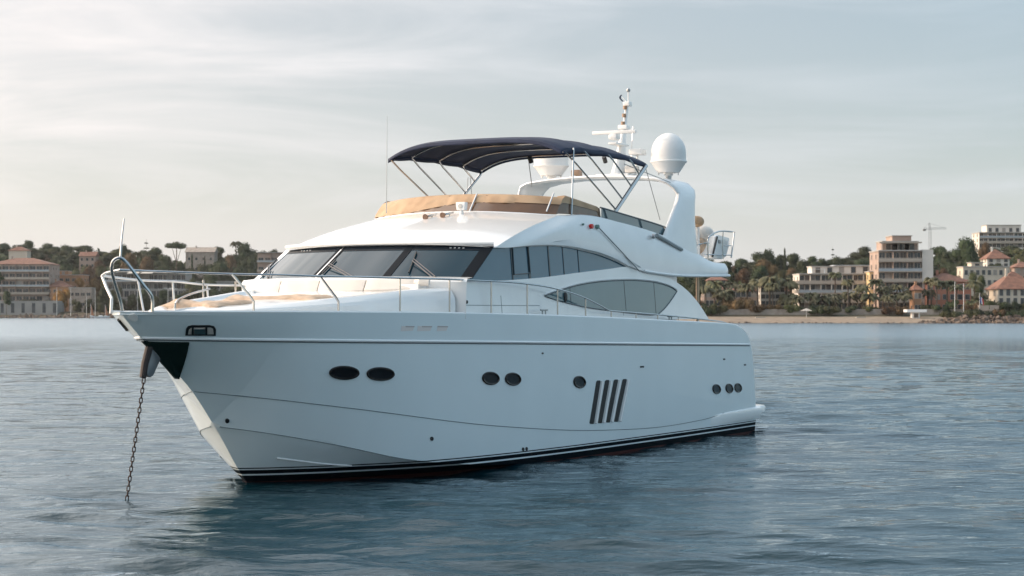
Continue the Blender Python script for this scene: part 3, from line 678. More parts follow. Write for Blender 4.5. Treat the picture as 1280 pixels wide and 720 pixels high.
# pale-blue side screens with steel rail
for s in (1, -1):
    xs = np.linspace(14.3, 18.1, 20); zt_ = spl([14.3, 16, 18.1, 19.0], [5.70, 5.57, 5.40, 5.26])
    vv = lambda x: vs_(x, 5.3) - .12
    g_ = MY(); g_.grid([[(x, s * vv(x), ztp(x) + (zt_(x) - ztp(x)) * u) for x in xs] for u in (.0, .95)]).build('side_screen', mat('smoke_blue_glass', (.09, .15, .17), .05, spec=.8, coat=.3), yacht)
    MY().tube([(x, s * vv(x), zt_(x)) for x in np.linspace(14.25, 18.9, 20)], .02, 8).build('side_screen_rail', mat('rail_dark', (.12, .12, .12), .25, .9), yacht)
    for x in (14.55, 16.6): MY().tube([(x - .12, s * (vv(x) + .012), zt_(x)), (x + .06, s * (vv(x) + .012), ztp(x))], .022, 6).build('screen_stay', steel, yacht)
# seats, helm and cushions behind the screen
for n_2, bx in (('helm_console', (13.0, 13.7, -1.2, .9, 5.3, 5.95)), ('helm_seat', (14.4, 14.9, -1.1, .2, 5.3, 5.92)), ('dinette_seat', (14.6, 17.2, -2.1, -1.5, 5.15, 5.62)), ('wet_bar', (15.2, 16.8, .9, 1.6, 5.15, 5.6))):
    MY().box(*bx).build(n_2, tan if 'seat' in n_2 else gel, yacht, bevel=.06)
sc_ = MY(); sc_.lathe([(.01, 0), (.16, .01), (.22, .06), (.22, .16), (.15, .22), (.01, .24)]); sc_.v = [(17.9 + a_ * .8, 1.75 + b_, 5.12 + c_) for a_, b_, c_ in sc_.v]; sc_.build('stowed_cushion', mat('brown_cushion', (.30, .17, .09), .8, c2=(.45, .30, .2), scale=8), yacht)

# searchlight, horns, socket, nav light
q = P(540, 266, .55); p0 = Vector((11.0, .55, 5.43))
s_ = MY(); s_.tube([p0, p0 + Vector((0, 0, .12))], .05, 10, r1=.035); s_.build('searchlight_base', white, yacht)
MY().prism([p0 + Vector((-.06, -.10, .1)), p0 + Vector((-.06, .10, .1)), p0 + Vector((-.06, .12, .28)), p0 + Vector((-.06, -.12, .28))], (.14, 0, 0)).build('searchlight', white, yacht, bevel=.02)
MY().tube([p0 + Vector((-.075, 0, .19)), p0 + Vector((-.05, 0, .19))], .05, 14).build('searchlight_lens', dsteel, yacht)
for k, (dx, dv, dz) in enumerate(((-.35, -.05, -.06), (-.20, .30, -.02))):
    c = Vector((10.75 + dx, .05 + dv, 5.37 + dz))
    MY().tube([c, c + Vector((.04, 0, .07)), c + Vector((.35, .05, .13))], .035, 10, r1=.02).build('horn', steel, yacht)
    MY().tube([c + Vector((-.05, 0, .05)), c + Vector((.04, .01, .07))], .07, 14, r1=.03).build('horn_bell', mat('horn_brass', (.20, .13, .10), .3, .9), yacht)
    MY().tube([c + Vector((.2, .03, -.06)), c + Vector((.2, .03, .1))], .018, 6).build('horn_bracket', steel, yacht)
def on_fly(px, py):
    v = 2.4
    for _ in range(8): x, _q, z = P(px, py, v); v = vs_(x, z) + .06
    return Vector((x, v, z))
c = on_fly(737.5, 283); MY().tube([c, c + Vector((0, .07, .0))], .055, 12).build('port_navigation_light', redm, yacht)
c = on_fly(745, 283.5); MY().tube([c, c + Vector((0, .07, .0))], .05, 8).build('deck_socket', mat('verdigris', (.12, .22, .20), .5), yacht)
c = on_fly(728, 280.5); MY().tube([c, c + Vector((0, .04, .0))], .025, 8).build('vent_button', mat('verdigris', (), 0), yacht)
c = on_fly(815, 295.5); MY().tube([c, c + Vector((.02, .06, .0))], .06, 8).build('fuel_cap', dsteel, yacht)
MY().tube([on_fly(747, 285) + Vector((0, .04, 0)), on_fly(772, 312) + Vector((0, .05, 0)), on_fly(798, 339) + Vector((0, .03, 0))], .013, 6).build('antenna_whip', mat('grey_whip', (.22, .23, .24), .5), yacht)
g = on_fly(820, 290); MY().tube([on_fly(821, 294) , on_fly(852, 312)], .05, 8).build('scuff_strip', mat('strip_grey', (.33, .36, .37), .5), yacht)
# tall whip antennas
a0 = Vector(P(483, 250, -1.5)); MY().tube([a0 - Vector((0, 0, .3)), Vector(P(483.5, 200, -1.5)), Vector(P(484, 145, -1.5))], .013, 6, r1=.006).build('whip_antenna', dsteel, yacht)
r0 = Vector(P(714, 279, 2.42)); r1_ = Vector(P(717, 185, 2.32)); MY().tube([r0, r1_], .022, 8).build('bimini_rod', steel, yacht)
MY().tube([r0 - Vector((0, .03, .06)), r0 + Vector((0, 0, .10))], .045, 8).build('rod_socket', dsteel, yacht)

# ---------------------------------------------------------------- bimini
bim_x = [12.55, 13.55, 14.7, 15.9, 17.1]
bim_z = [6.98, 7.04, 7.06, 7.04, 6.95]
def bim(x, a_):                                     # a_ in -1..1 across
    i = min(max(0, int(np.searchsorted(bim_x, x)) - 1), 3); t = (x - bim_x[i]) / (bim_x[i+1] - bim_x[i])
    z = bim_z[i] * (1 - t) + bim_z[i+1] * t - .018 * math.sin(math.pi * t)
    k = max(0, (12.9 - x) / .35)
    a2 = min(1, abs(a_)); c_ = math.copysign(1 - (1 - a2) ** 1.25, a_); return Vector((x, 2.28 * c_, z - .03 + .33 * (1 - abs(c_) ** 4.2) - .07 * k * k))
ca = MY(); U = np.linspace(-1, 1, 33); XS = list(np.linspace(12.55, 17.1, 53))
ca.grid([[bim(x, a_) for a_ in U] for x in XS])
hem = lambda a_, x: (.10 if abs(a_) > .999 else .0)
ca.grid([[bim(x, 1) + Vector((0, .015, -.10 * k)) for x in XS] for k in (0, .5, 1)]); ca.grid([[bim(x, -1) + Vector((0, -.015, -.10 * k)) for x in XS] for k in (0, .5, 1)])
ca.grid([[bim(12.55, a_) + Vector((-.03 * k, 0, -.08 * k)) for a_ in U] for k in (0, .5, 1)])
ca.grid([[bim(17.1, a_) + Vector((.02, 0, -.10 * k)) for a_ in U] for k in (0, .5, 1)])
cano = ca.build('bimini_canopy', navy, yacht, ang=40)
sm = cano.modifiers.new('thickness', 'SOLIDIFY'); sm.thickness = .012; sm.offset = 0
for s in (1, -1):
    hz = Vector((15.25, s * 2.30, 5.70)); 
    top = bim(17.1, s) + Vector((.05, 0, -.05))
    MY().tube([Vector((15.3, s * 2.32, 5.42)), hz], .03, 8).build('bimini_mount', steel, yacht)
    MY().tube([hz - Vector((.05, 0, .12)), top], .050 if s > 0 else .036, 10).build('main_strut', steel, yacht)
    for k, (xb, tt) in enumerate(((12.62, .02), (13.6, .24), (14.9, .52), (16.1, .78))):
        b0_ = hz.lerp(top, tt); tp = bim(xb, s) + Vector((0, 0, -.03)); md = b0_.lerp(tp, .8) + Vector((.0, s * .03, 0))
        MY().tube([b0_, md, tp], .021, 8).build('bow_leg', steel, yacht)
for xb in (12.62, 13.6, 14.9, 16.1, 17.05):
    MY().tube([bim(xb, a_) + Vector((0, 0, -.04)) for a_ in np.linspace(-1, 1, 25)], .022, 8).build('bimini_bow', steel, yacht)
MY().tube([Vector(P(661, 203, 0)), Vector(P(665, 233, 0))], .012, 6).build('stay', dsteel, yacht)
for a_, b_ in (((585, 222, -2), (583, 248, -2)), ((588, 222, -2), (590, 248, -2)), ((806, 206, 2.25), (825, 275, 2.3)), ((780, 205, 2.25), (838, 228, 2.2))):
    MY().tube([Vector(P(*a_)), Vector(P(*b_))], .010, 6).build('stay', dsteel, yacht)
for px_ in (662, 755):
    MY().tube([Vector(P(px_, 196, .2)), Vector(P(px_ + 2, 203, .2))], .06, 8).build('canopy_lamp', black, yacht)

# ---------------------------------------------------------------- radar arch, domes, mast
secs = [(2.47, 4.75, 17.3, 20.0), (2.44, 5.1, 17.75, 19.95), (2.38, 5.6, 18.35, 19.98), (2.32, 6.1, 18.95, 20.12), (2.28, 6.28, 19.12, 20.25), (2.22, 6.42, 19.02, 20.36), (2.08, 6.57, 18.85, 20.34), (1.85, 6.65, 18.78, 20.15), (1.3, 6.72, 18.85, 19.85), (.6, 6.76, 18.85, 19.7), (0, 6.77, 18.85, 19.68)]
path = [(v, z, a_, b_) for v, z, a_, b_ in secs]; path = path + [(-v, z, a_, b_) for v, z, a_, b_ in path[-2::-1]]
rows = []
for i, (v, z, xa, xb) in enumerate(path):
    a_ = path[max(i-1, 0)]; b_ = path[min(i+1, len(path)-1)]
    t = Vector((0, b_[0]-a_[0], b_[1]-a_[1])).normalized(); nn = Vector((0, t.z, -t.y)); th_ = .15 if abs(v) > 1.9 else .11
    r_ = []
    for k in range(16):
        an_ = 2 * math.pi * k / 16; ca_, sa_ = math.cos(an_), math.sin(an_)
        xx = (xa + xb) / 2 + (xb - xa) / 2 * math.copysign(abs(ca_) ** .55, ca_); oo = th_ / 2 * math.copysign(abs(sa_) ** .55, sa_)
        r_.append(Vector((xx, v, z)) + nn * oo)
    rows.append(r_)
MY().grid(rows, True, True).build('radar_arch', gel, yacht, ang=50)
def dome(x, v, z0, rr, hh):
    mb = MY(); c = (0, 0, 0)
    pr = [(.01, -.03), (.10, -.03), (.10, .05), (rr * .62, .05), (rr * .70, .10), (rr * .97, .27 * hh), (rr * 1.05, .30 * hh), (rr * 1.05, .325 * hh), (rr, .34 * hh), (rr * 1.0, .5 * hh)]
    pr += [(rr * math.cos(t), .5 * hh + (.5 * hh) * math.sin(t)) for t in np.linspace(.15, 1.5, 12)] + [(.005, hh)]
    mb.lathe(pr, n=40); mb.v = [(x + a_, v + b_, z0 + c_) for a_, b_, c_ in mb.v]
    o = mb.build('satellite_dome', mat('dome_white', (.74, .73, .71), .38, c2=(.77, .76, .74), scale=4), yacht, ang=25)
    MY().tube([(x, v, z0 - .16), (x, v, z0 + .05)], .08, 12).build('dome_mount', dsteel, o)
    for k in range(8):
        an_ = 2 * math.pi * k / 8; MY().tube([(x + rr * .6 * math.cos(an_), v + rr * .6 * math.sin(an_), z0 + .0), (x + rr * .6 * math.cos(an_), v + rr * .6 * math.sin(an_), z0 + .07)], .012, 5).build('bolt', dsteel, o)
dome(19.95, 1.68, 6.84, .455, 1.08); dome(19.75, -1.62, 6.86, .455, .98)
def mp_(px, py, v=0.): return Vector(P(px, py, v))
XM = mp_(775, 222)[0]
m0 = MY()
mrows = []
for py_, wx_, wv_ in ((226, .30, .20), (214, .24, .15), (200, .18, .12), (186, .14, .10), (172, .10, .07), (160, .075, .055), (140, .055, .042), (131, .045, .038)):
    z = mp_(774, py_)[2]; zx = 19.55 + (z - 6.8) * .30
    mrows.append([(zx + wx_ * math.cos(t), wv_ * math.sin(t) + .42, z) for t in np.linspace(0, 2*math.pi, 13)[:-1]])
MV = .42
m0.grid(mrows, True, True).build('mast', white, yacht)
def mz(py): return mp_(774, py)[2]
def mxx(z): return 19.55 + (z - 6.8) * .30
z = mz(171); MY().box(mxx(z) - .62, mxx(z) - .52, MV - .62, MV + .62, z - .045, z + .045).build('radar_scanner', white, yacht, bevel=.02)
MY().box(mxx(z) - .70, mxx(z) - .42, MV - .12, MV + .12, z - .20, z - .05).build('radar_housing', white, yacht, bevel=.05)
MY().box(mxx(z) - .7, mxx(z) + .1, MV - .12, MV + .12, z - .32, z - .27).build('radar_bracket', white, yacht, bevel=.015)
z = mz(163); MY().box(mxx(z) - .13, mxx(z) + .08, MV - .13, MV + .13, z - .05, z + .07).build('lamp_box', white, yacht, bevel=.03)
for py_ in (138, 148, 158): z = mz(py_); MY().tube([(mxx(z) - .10, MV, z - .04), (mxx(z) - .10, MV, z + .05)], .055, 10).build('mast_lamp', mat('lamp_lens', (.35, .22, .14), .2), yacht)
z = mz(131); MY().box(mxx(z) - .1, mxx(z) + .1, MV - .09, MV + .09, z - .1, z + .02).build('mast_head', white, yacht, bevel=.02)
MY().tube([(mxx(z), MV + .03, z), (mxx(z), MV + .03, mz(117))], .02, 6).build('anemometer_post', white, yacht)
mb = MY().lathe([(.005, -.05), (.05, -.03), (.055, .02), (.03, .05), (.005, .055)], n=12); mb.v = [(mxx(z) + a_, MV + .03 + b_, mz(116) + c_) for a_, b_, c_ in mb.v]; mb.build('anemometer', dsteel, yacht)
MY().tube([(mxx(z), MV - .02, z), (mxx(z) - .02, MV - .14, mz(124))], .01, 5).build('flag_staff', white, yacht)
MY().grid([[(mxx(z), MV - .14 - .05 * math.sin(t * 4) - .05 * w_, mz(121) - .18 * t) for w_ in (0, .5, 1)] for t in (0, .25, .5, .75, 1)]).build('pennant', mat('pennant_navy', (.01, .02, .05), .8), yacht)
def bits(px, py, v, sx, sz, nm, m=white, sy=None):
    c = mp_(px, py, v); sy = sy or sx; MY().box(c.x - sx, c.x + sx, c.y - sy, c.y + sy, c.z - sz, c.z + sz).build(nm, m, yacht, bevel=min(sx, sz) * .4)
bits(797, 190, .9, .18, .08, 'gps_antenna'); MY().tube([mp_(797, 194, .9), (19.6, .9, 6.78)], .03, 8).build('antenna_post', white, yacht)
bits(790, 212, .8, .15, .09, 'camera_housing', cush); MY().tube([mp_(791, 158, .75), (19.6, .75, 6.8)], .008, 5).build('vhf_antenna', dsteel, yacht)
bits(721, 217, -.9, .12, .10, 'deck_floodlight', mat('lamp_lens', (), 0)); MY().tube([mp_(721, 219, -.9), (19.4, -.9, 6.78)], .025, 6).build('floodlight_post', white, yacht)
MY().box(19.2, 19.9, MV - .5, MV + .45, 6.78, 6.86).build('mast_base', white, yacht, bevel=.03)

# ---------------------------------------------------------------- aft flybridge: raft cradle, covered gear
c = mp_(886, 322, 2.2)
fr1 = [mp_(885, 324, 2.3), mp_(885, 300, 2.3), mp_(890, 293, 2.3), mp_(901, 289, 2.25), mp_(918, 290, 2.1), mp_(914, 322, 2.1)]
MY().tube(smooth_path(fr1[:5], 4) + [fr1[5]], .022, 8).build('raft_cradle', steel, yacht)
fr2 = [(p[0] + .35, p[1] - .75, p[2]) for p in fr1]; MY().tube(smooth_path(fr2[:5], 4) + [fr2[5]], .018, 8).build('raft_cradle', steel, yacht)
MY().tube([mp_(904, 290, 2.25), mp_(903, 306, 2.25), mp_(904, 324, 2.25)], .014, 6).build('cradle_bar', steel, yacht)
MY().tube([mp_(905, 307, 2.25), mp_(914, 307, 2.12)], .014, 6).build('cradle_bar', steel, yacht)
MY().tube([mp_(866, 318, 2.2), mp_(872, 306, 2.2), mp_(880, 304, 2.2), mp_(886, 304, 2.25)], .018, 6).build('cradle_bar', steel, yacht)
rp = [mp_(889, 322, 2.2), mp_(895, 294.5, 2.2), mp_(899, 293.5, 2.2), mp_(912, 297, 2.1), mp_(913, 303, 2.1), mp_(908, 321, 2.1), mp_(903, 324, 2.1)]
MY().prism(rp, (.12, -.72, 0)).build('life_raft_canister', gel, yacht, bevel=.05)
MY().tube([mp_(890.5, 321, 2.23), mp_(896.5, 296, 2.23)], .028, 6).build('canister_strap', black, yacht)
bits(899, 302, 2.18, .07, .05, 'latch', dsteel, .04)
def blob(px, py, v, sx, sv, sz, nm, m):
    c = mp_(px, py, v); mb = MY().lathe([(.01, -1)] + [(math.cos(t) ** .7, math.sin(t)) for t in np.linspace(-1.4, 1.4, 12)] + [(.01, 1)], n=20)
    mb.v = [(c.x + a_ * sx, c.y + b_ * sv, c.z + z_ * sz) for a_, b_, z_ in mb.v]; mb.build(nm, m, yacht)
blob(876, 294, 1.7, .36, .36, .26, 'grill_cover', cush); blob(874, 309, 1.75, .2, .22, .28, 'grill_pedestal', beige)
blob(869, 277, 1.9, .22, .24, .15, 'crane_head_cover', mat('tan_canvas', (), 0)); MY().tube([mp_(871, 282, 1.8), mp_(872, 322, 1.8)], .07, 10).build('crane_post', gel, yacht)
MY().tube([mp_(880, 318, 2.3), mp_(915, 319, 2.2)], .016, 6).build('aft_rail', steel, yacht)

# ---------------------------------------------------------------- rails, cleats, wipers
def deckpt(px, py): return Vector(P(px, py, 0))
rail_px = [(218, 340, .35), (290, 342.5, 1.02), (352, 343.6, 1.5), (400, 345.2, 1.86), (450, 346.2, 2.1), (500, 347.5, 2.32), (562, 349.2, 2.58), (614, 351.5, 2.76), (640, 353, 2.82), (659, 355, 2.86), (680, 357.8, 2.88), (697, 361.5, 2.90), (715, 366.5, 2.91), (732, 373, 2.92), (748, 381, 2.92), (758, 386.5, 2.92), (764, 388.5, 2.92), (795, 391, 2.92), (822, 393.3, 2.92), (848, 395.8, 2.92), (873, 398.5, 2.90), (895, 401.2, 2.88), (905, 403, 2.86), (916, 408, 2.84)]
rp_ = [mp_(*q) for q in rail_px]
lead = [mp_(133, 343, -.55), mp_(150, 338.5, -.15), mp_(180, 339, .1)]
for s in (1, -1):
    body = [Vector((p.x, s * p.y, p.z)) for p in rp_]
    if s > 0: MY().tube(smooth_path([mp_(176, 338.5, .10)] + body, 6), .019, 8).build('bow_rail', steel, yacht)
    feet = [(317, 388, 1.22, 290), (423, 388, 1.87, 400)]
    for fx, fy, fv, tx in feet:
        ft_ = mp_(fx, fy + 1, fv); tp = next(p for p, q in zip(rp_, rail_px) if q[0] == tx)
        pts = [ft_, mp_(fx, fy - 11, fv), mp_(fx - 3, fy - 16, fv - .02), Vector((tp.x, tp.y, tp.z))]
        pts = [Vector((p.x, s * p.y, p.z)) for p in pts]
        if s > 0: MY().tube(pts, .022, 8).build('rail_stanchion', steel, yacht)
    for fx in (500, 562, 614, 659, 697, 732, 764, 795, 822, 848, 873):
        p = next(p for p, q in zip(rp_, rail_px) if q[0] == fx); b_ = Vector((p.x, s * p.y, zs(p.x) - .04))
        st = MY().tube([b_, Vector((p.x, s * p.y, p.z))], .017, 8).build('rail_stanchion', steel, yacht)
        MY().tube([b_, b_ + Vector((0, 0, .07))], .032, 8).build('stanchion_foot', steel, st)
MY().tube([mp_(905, 402.5, 2.86), mp_(905, 406, 2.86)], .017, 6).build('rail_stanchion', steel, yacht)
# starboard bow rail: white painted pushpit-like loop with flared posts
sr = [(.62, -.90, 3.93), (1.0, -1.1, 3.92), (2.65, -1.66, 3.88), (4.19, -2.06, 3.88), (5.63, -2.42, 3.84), (7.2, -2.66, 3.84), (9, -2.82, 3.84), (12, -2.9, 3.78), (13.5, -2.92, 3.4)]
MY().tube(smooth_path(sr, 6), .023, 8).build('starboard_rail', mat('rail_white', (.66, .65, .64), .35, .5), yacht)
MY().tube([(.34, -.47, 3.26), (.36, -.47, 3.52), (.52, -.72, 3.72), (.62, -.90, 3.93)], .026, 8).build('rail_stanchion', mat('rail_white', (), 0), yacht)
for x, v in ((2.21, 1.24), (4.0, 1.92), (5.6, 2.28), (7.2, 2.55), (9, 2.74), (11, 2.82)):
    tz = spl([.6, 2.6, 5.6, 13], [3.93, 3.88, 3.84, 3.84])(x); tv = spl([.62, 1, 2.65, 4.19, 5.63, 7.2, 9, 12], [.9, 1.1, 1.66, 2.06, 2.42, 2.66, 2.82, 2.9])(x)
    MY().tube([(x, -v, zs(x) - .04), (x, -(.5 * tv + .5 * v), tz)], .02, 8).build('rail_stanchion', mat('rail_white', (), 0), yacht)
lr = [(3.0, -1.25, 3.46), (3.4, -1.42, 3.62), (4.2, -1.7, 3.72), (5.0, -1.92, 3.78)]
# pulpit loop and bow staff
pl = [mp_(153, 389, .0), mp_(150, 374, -.02), mp_(143, 352, -.05), mp_(139.5, 336, -.05), mp_(142, 326, .0), mp_(149.5, 322.5, .08), mp_(156, 326, .15), mp_(165, 337, .25), mp_(180, 357, .38), mp_(187, 366, .44), mp_(190.5, 374, .46), mp_(190.5, 389.5, .46)]
MY().tube(smooth_path(pl, 6), .029, 10).build('bow_pulpit', steel, yacht)
MY().tube([mp_(150.5, 322, .08), mp_(152, 300, .06), mp_(155, 273.5, .04)], .022, 8, r1=.014).build('bow_staff', dsteel, yacht)
MY().tube([mp_(176, 338.5, .1), mp_(150, 337.5, -.1), mp_(133, 341, -.55), Vector((.62, -.90, 3.93))], .024, 8).build('bow_rail', steel, yacht)
# sunpad grab rails (starboard coaming)
MY().tube(smooth_path([mp_(219, 380, -.55), mp_(224, 374, -.7), mp_(240, 367, -1.0), mp_(262, 361, -1.45)], 5), .02, 8).build('grab_rail', steel, yacht)
MY().tube([mp_(219, 380, -.55), mp_(218.5, 386, -.55)], .02, 8).build('grab_rail_post', steel, yacht)
def cleat(px, py):
    c = mp_(px, py, 2.86); c.z = zs(c.x) + .02; o = MY().box(c.x - .16, c.x + .16, c.y - .02, c.y + .02, c.z + .08, c.z + .12).build('mooring_cleat', dsteel, yacht, bevel=.012)
    for d in (-.07, .07): MY().tube([(c.x + d, c.y, c.z - .02), (c.x + d, c.y, c.z + .1)], .02, 6).build('cleat_post', dsteel, o)
cleat(680, 393); cleat(838, 401)
c = mp_(582, 377.5, 2.66); MY().tube([c + Vector((0, -.02, 0)), c + Vector((0, .04, 0))], .035, 8).build('side_deck_light', black, yacht)
def wiper(vb, v1, u1, v2, u2):
    b0_ = on_ws(vb, -.02, .03) + Vector((-.02, 0, -.03)); e1 = on_ws(v1, u1, .07)
    MY().tube([b0_ + Vector((0, -.03, -.02)), b0_ + Vector((0, .05, .04))], .04, 8).build('wiper_motor', black, yacht)
    MY().tube([b0_, e1], .013, 6).build('wiper_arm', mat('wiper_grey', (.10, .10, .11), .4, .5), yacht); MY().tube([b0_ + Vector((0, .07, .02)), e1 + Vector((0, .03, .04))], .010, 6).build('wiper_arm', mat('wiper_grey', (.10, .10, .11), .4, .5), yacht)
    MY().tube([on_ws(v2, u2, .03), on_ws(2 * v1 - v2, 2 * u1 - u2, .03)], .018, 6).build('wiper_blade', black, yacht)
def wsinv(px, py):
    best = None
    for i in range(105):
        for j in range(0, 21):
            v = -2.6 + 5.2 * i / 104; u = -.1 + 1.1 * j / 20; p = on_ws(v, u); w_ = W(*p)
            d = (640 + F * w_.x / w_.y - px) ** 2 + (HZ - F * (w_.z - HC) / w_.y - py) ** 2
            if best is None or d < best[0]: best = (d, v, u)
    return best[1:]
for base, mid, end in (((543, 350), (516, 328), (510, 342)), ((440, 349), (413, 333), (404, 343)), ((338, 349), (338, 334), (329, 346))):
    (vb, ub), (v1, u1), (v2, u2) = wsinv(*base), wsinv(*mid), wsinv(*end)
    wiper(vb, v1, u1, v2, u2)

for k, (x, sgn) in enumerate(((8.9, 1), (14.9, 1))):      # panel joints on the side
    MY().tube([(x, vs_(x, z) + .001, z) for z in np.linspace(3.2, min(zgt(x) - .03, 3.62), 6)], .006, 5).build('panel_seam', mat('groove_grey', (), 0), yacht)
MY().tube([(x, vs_(x, 3.42) + .001, 3.42) for x in np.linspace(7.4, 10.6, 20)], .006, 5).build('panel_seam', mat('groove_grey', (), 0), yacht)
# ---------------------------------------------------------------- anchor chain
top = W(*mp_(180, 473, 0)); bot = Vector((-6.745, 33.62, 0)); bot = bot + (bot - top).normalized() * .8
ch = MB(); L = (bot - top).length; nlk = int(L / .085); dr = (bot - top).normalized(); u_ = dr.cross(Vector((0, 1, 0))).normalized(); w_ = dr.cross(u_)
chain = empty('anchor_chain', top, 0, 'rusty steel anchor chain running from the bow down into the water', 'chain')
lk = None
for i in range(nlk):
    c = top + dr * (i + .5) * L / nlk; a_ = w_ if i % 2 else u_
    pts = [dr * (.026 * math.copysign(1, math.cos(t)) + .026 * math.cos(t)) + a_ * .026 * math.sin(t) for t in np.linspace(0, 2*math.pi, 13)[:-1]]
    if i < 2:
        o = MB().tube([p for p in pts], .0105, 6, True).build('link', rust, chain); 
        lk = (lk or []) + [o]
    else: o = lk[i % 2].copy(); put(o, chain)
    o.location = c - top

# ================================================================== SHORE: buildings
def Zat(py, Y): return HC - (py - HZ) / F * Y
plaster = {
 'pink': mat('pink_plaster', (.33, .24, .195), .9, c2=(.39, .29, .24), scale=.25, det=6), 'cream': mat('cream_plaster', (.52, .45, .36), .9, c2=(.58, .51, .42), scale=.25, det=6),
 'white': mat('white_plaster', (.60, .55, .49), .9, c2=(.66, .61, .55), scale=.25, det=6), 'orange': mat('orange_plaster', (.36, .19, .11), .9, c2=(.43, .24, .14), scale=.3, det=6),
 'red': mat('red_plaster', (.36, .15, .10), .9, c2=(.42, .19, .13), scale=.3, det=6), 'grey': mat('grey_concrete', (.24, .24, .23), .9, c2=(.31, .30, .28), scale=.2, det=6),
 'stone': mat('stone_wall', (.30, .25, .21), .95, c2=(.40, .34, .29), scale=.6, det=6), 'yellow': mat('sunlit_yellow_plaster', (.66, .48, .24), .9, c2=(.7, .53, .3), scale=.3)}
tile = mat('roof_tiles', (.15, .075, .055), .9, c2=(.25, .125, .085), scale=.8, det=6)
flatroof = mat('flat_roof', (.36, .34, .32), .9, c2=(.42, .40, .37), scale=.3)
winm = mat('window_glass', (.025, .032, .04), .12, spec=.6, c2=(.06, .07, .08), scale=.35)
shut = mat('shutter', (.30, .30, .28), .8); railm = mat('balcony_rail', (.35, .38, .40), .4)
awn = mat('awning_white', (.48, .44, .39), .8); slabm = mat('balcony_slab', (.42, .36, .30), .85)
_wm = {}
def window_obj(w_, h_, style):
    k = (round(w_, 1), round(h_, 1), style)
    if k not in _wm:
        mb = MB(); mb.box(-w_/2, w_/2, -.04, .05, 0, h_); o = mb.build('window', {'b': mat('blind_pale', (.30, .27, .24), .8), 'c': mat('blind_dark', (.10, .085, .075), .7)}.get(style[-1:], winm), None, smooth=False)
        col.objects.unlink(o); f_ = MB(); 
        f_.box(-w_/2 - .1, -w_/2, -.10, .05, -.1, h_ + .1).box(w_/2, w_/2 + .1, -.10, .05, -.1, h_ + .1).box(-w_/2, w_/2, -.10, .05, h_, h_ + .1).box(-w_/2, w_/2, -.12, .05, -.1, 0)
        if w_ > 1.6: f_.box(-.04, .04, -.08, .03, 0, h_)
        fo = f_.build('frame', shut if style[:1] == 's' else slabm, None, smooth=False); col.objects.unlink(fo)
        _wm[k] = (o, fo)
    return _wm[k]
def add_window(par, x, y, z, w_, h_, style='', rz=0):
    if rnd.random() < .28: style = style + rnd.choice('bc')
    o, fo = window_obj(w_, h_, style); c = o.copy(); put(c, par); c.location = (x, y, z); c.rotation_euler = (0, 0, rz)
    d = fo.copy(); put(d, c); return c
def hip_roof(x0, x1, y0, y1, z, h_, over=.5, gable=False):
    mb = MB(); a_, b_, c_, d_ = x0 - over, x1 + over, y0 - over, y1 + over; my = (c_ + d_) / 2; ins = 0 if gable else min((b_ - a_) / 2 - .3, (d_ - c_) / 2)
    v = [(a_, c_, z), (b_, c_, z), (b_, d_, z), (a_, d_, z), (a_ + ins, my, z + h_), (b_ - ins, my, z + h_), (a_, c_, z - .2), (b_, c_, z - .2), (b_, d_, z - .2), (a_, d_, z - .2)]
    return mb.add(v, [(0, 1, 5, 4), (1, 2, 5), (2, 3, 4, 5), (3, 0, 4), (0, 6, 7, 1), (1, 7, 8, 2), (2, 8, 9, 3), (3, 9, 6, 0), (6, 9, 8, 7)])
BLD = []                                           # (px0, px1, py_top, Y) so trees keep clear
roofm = {'tile': tile}
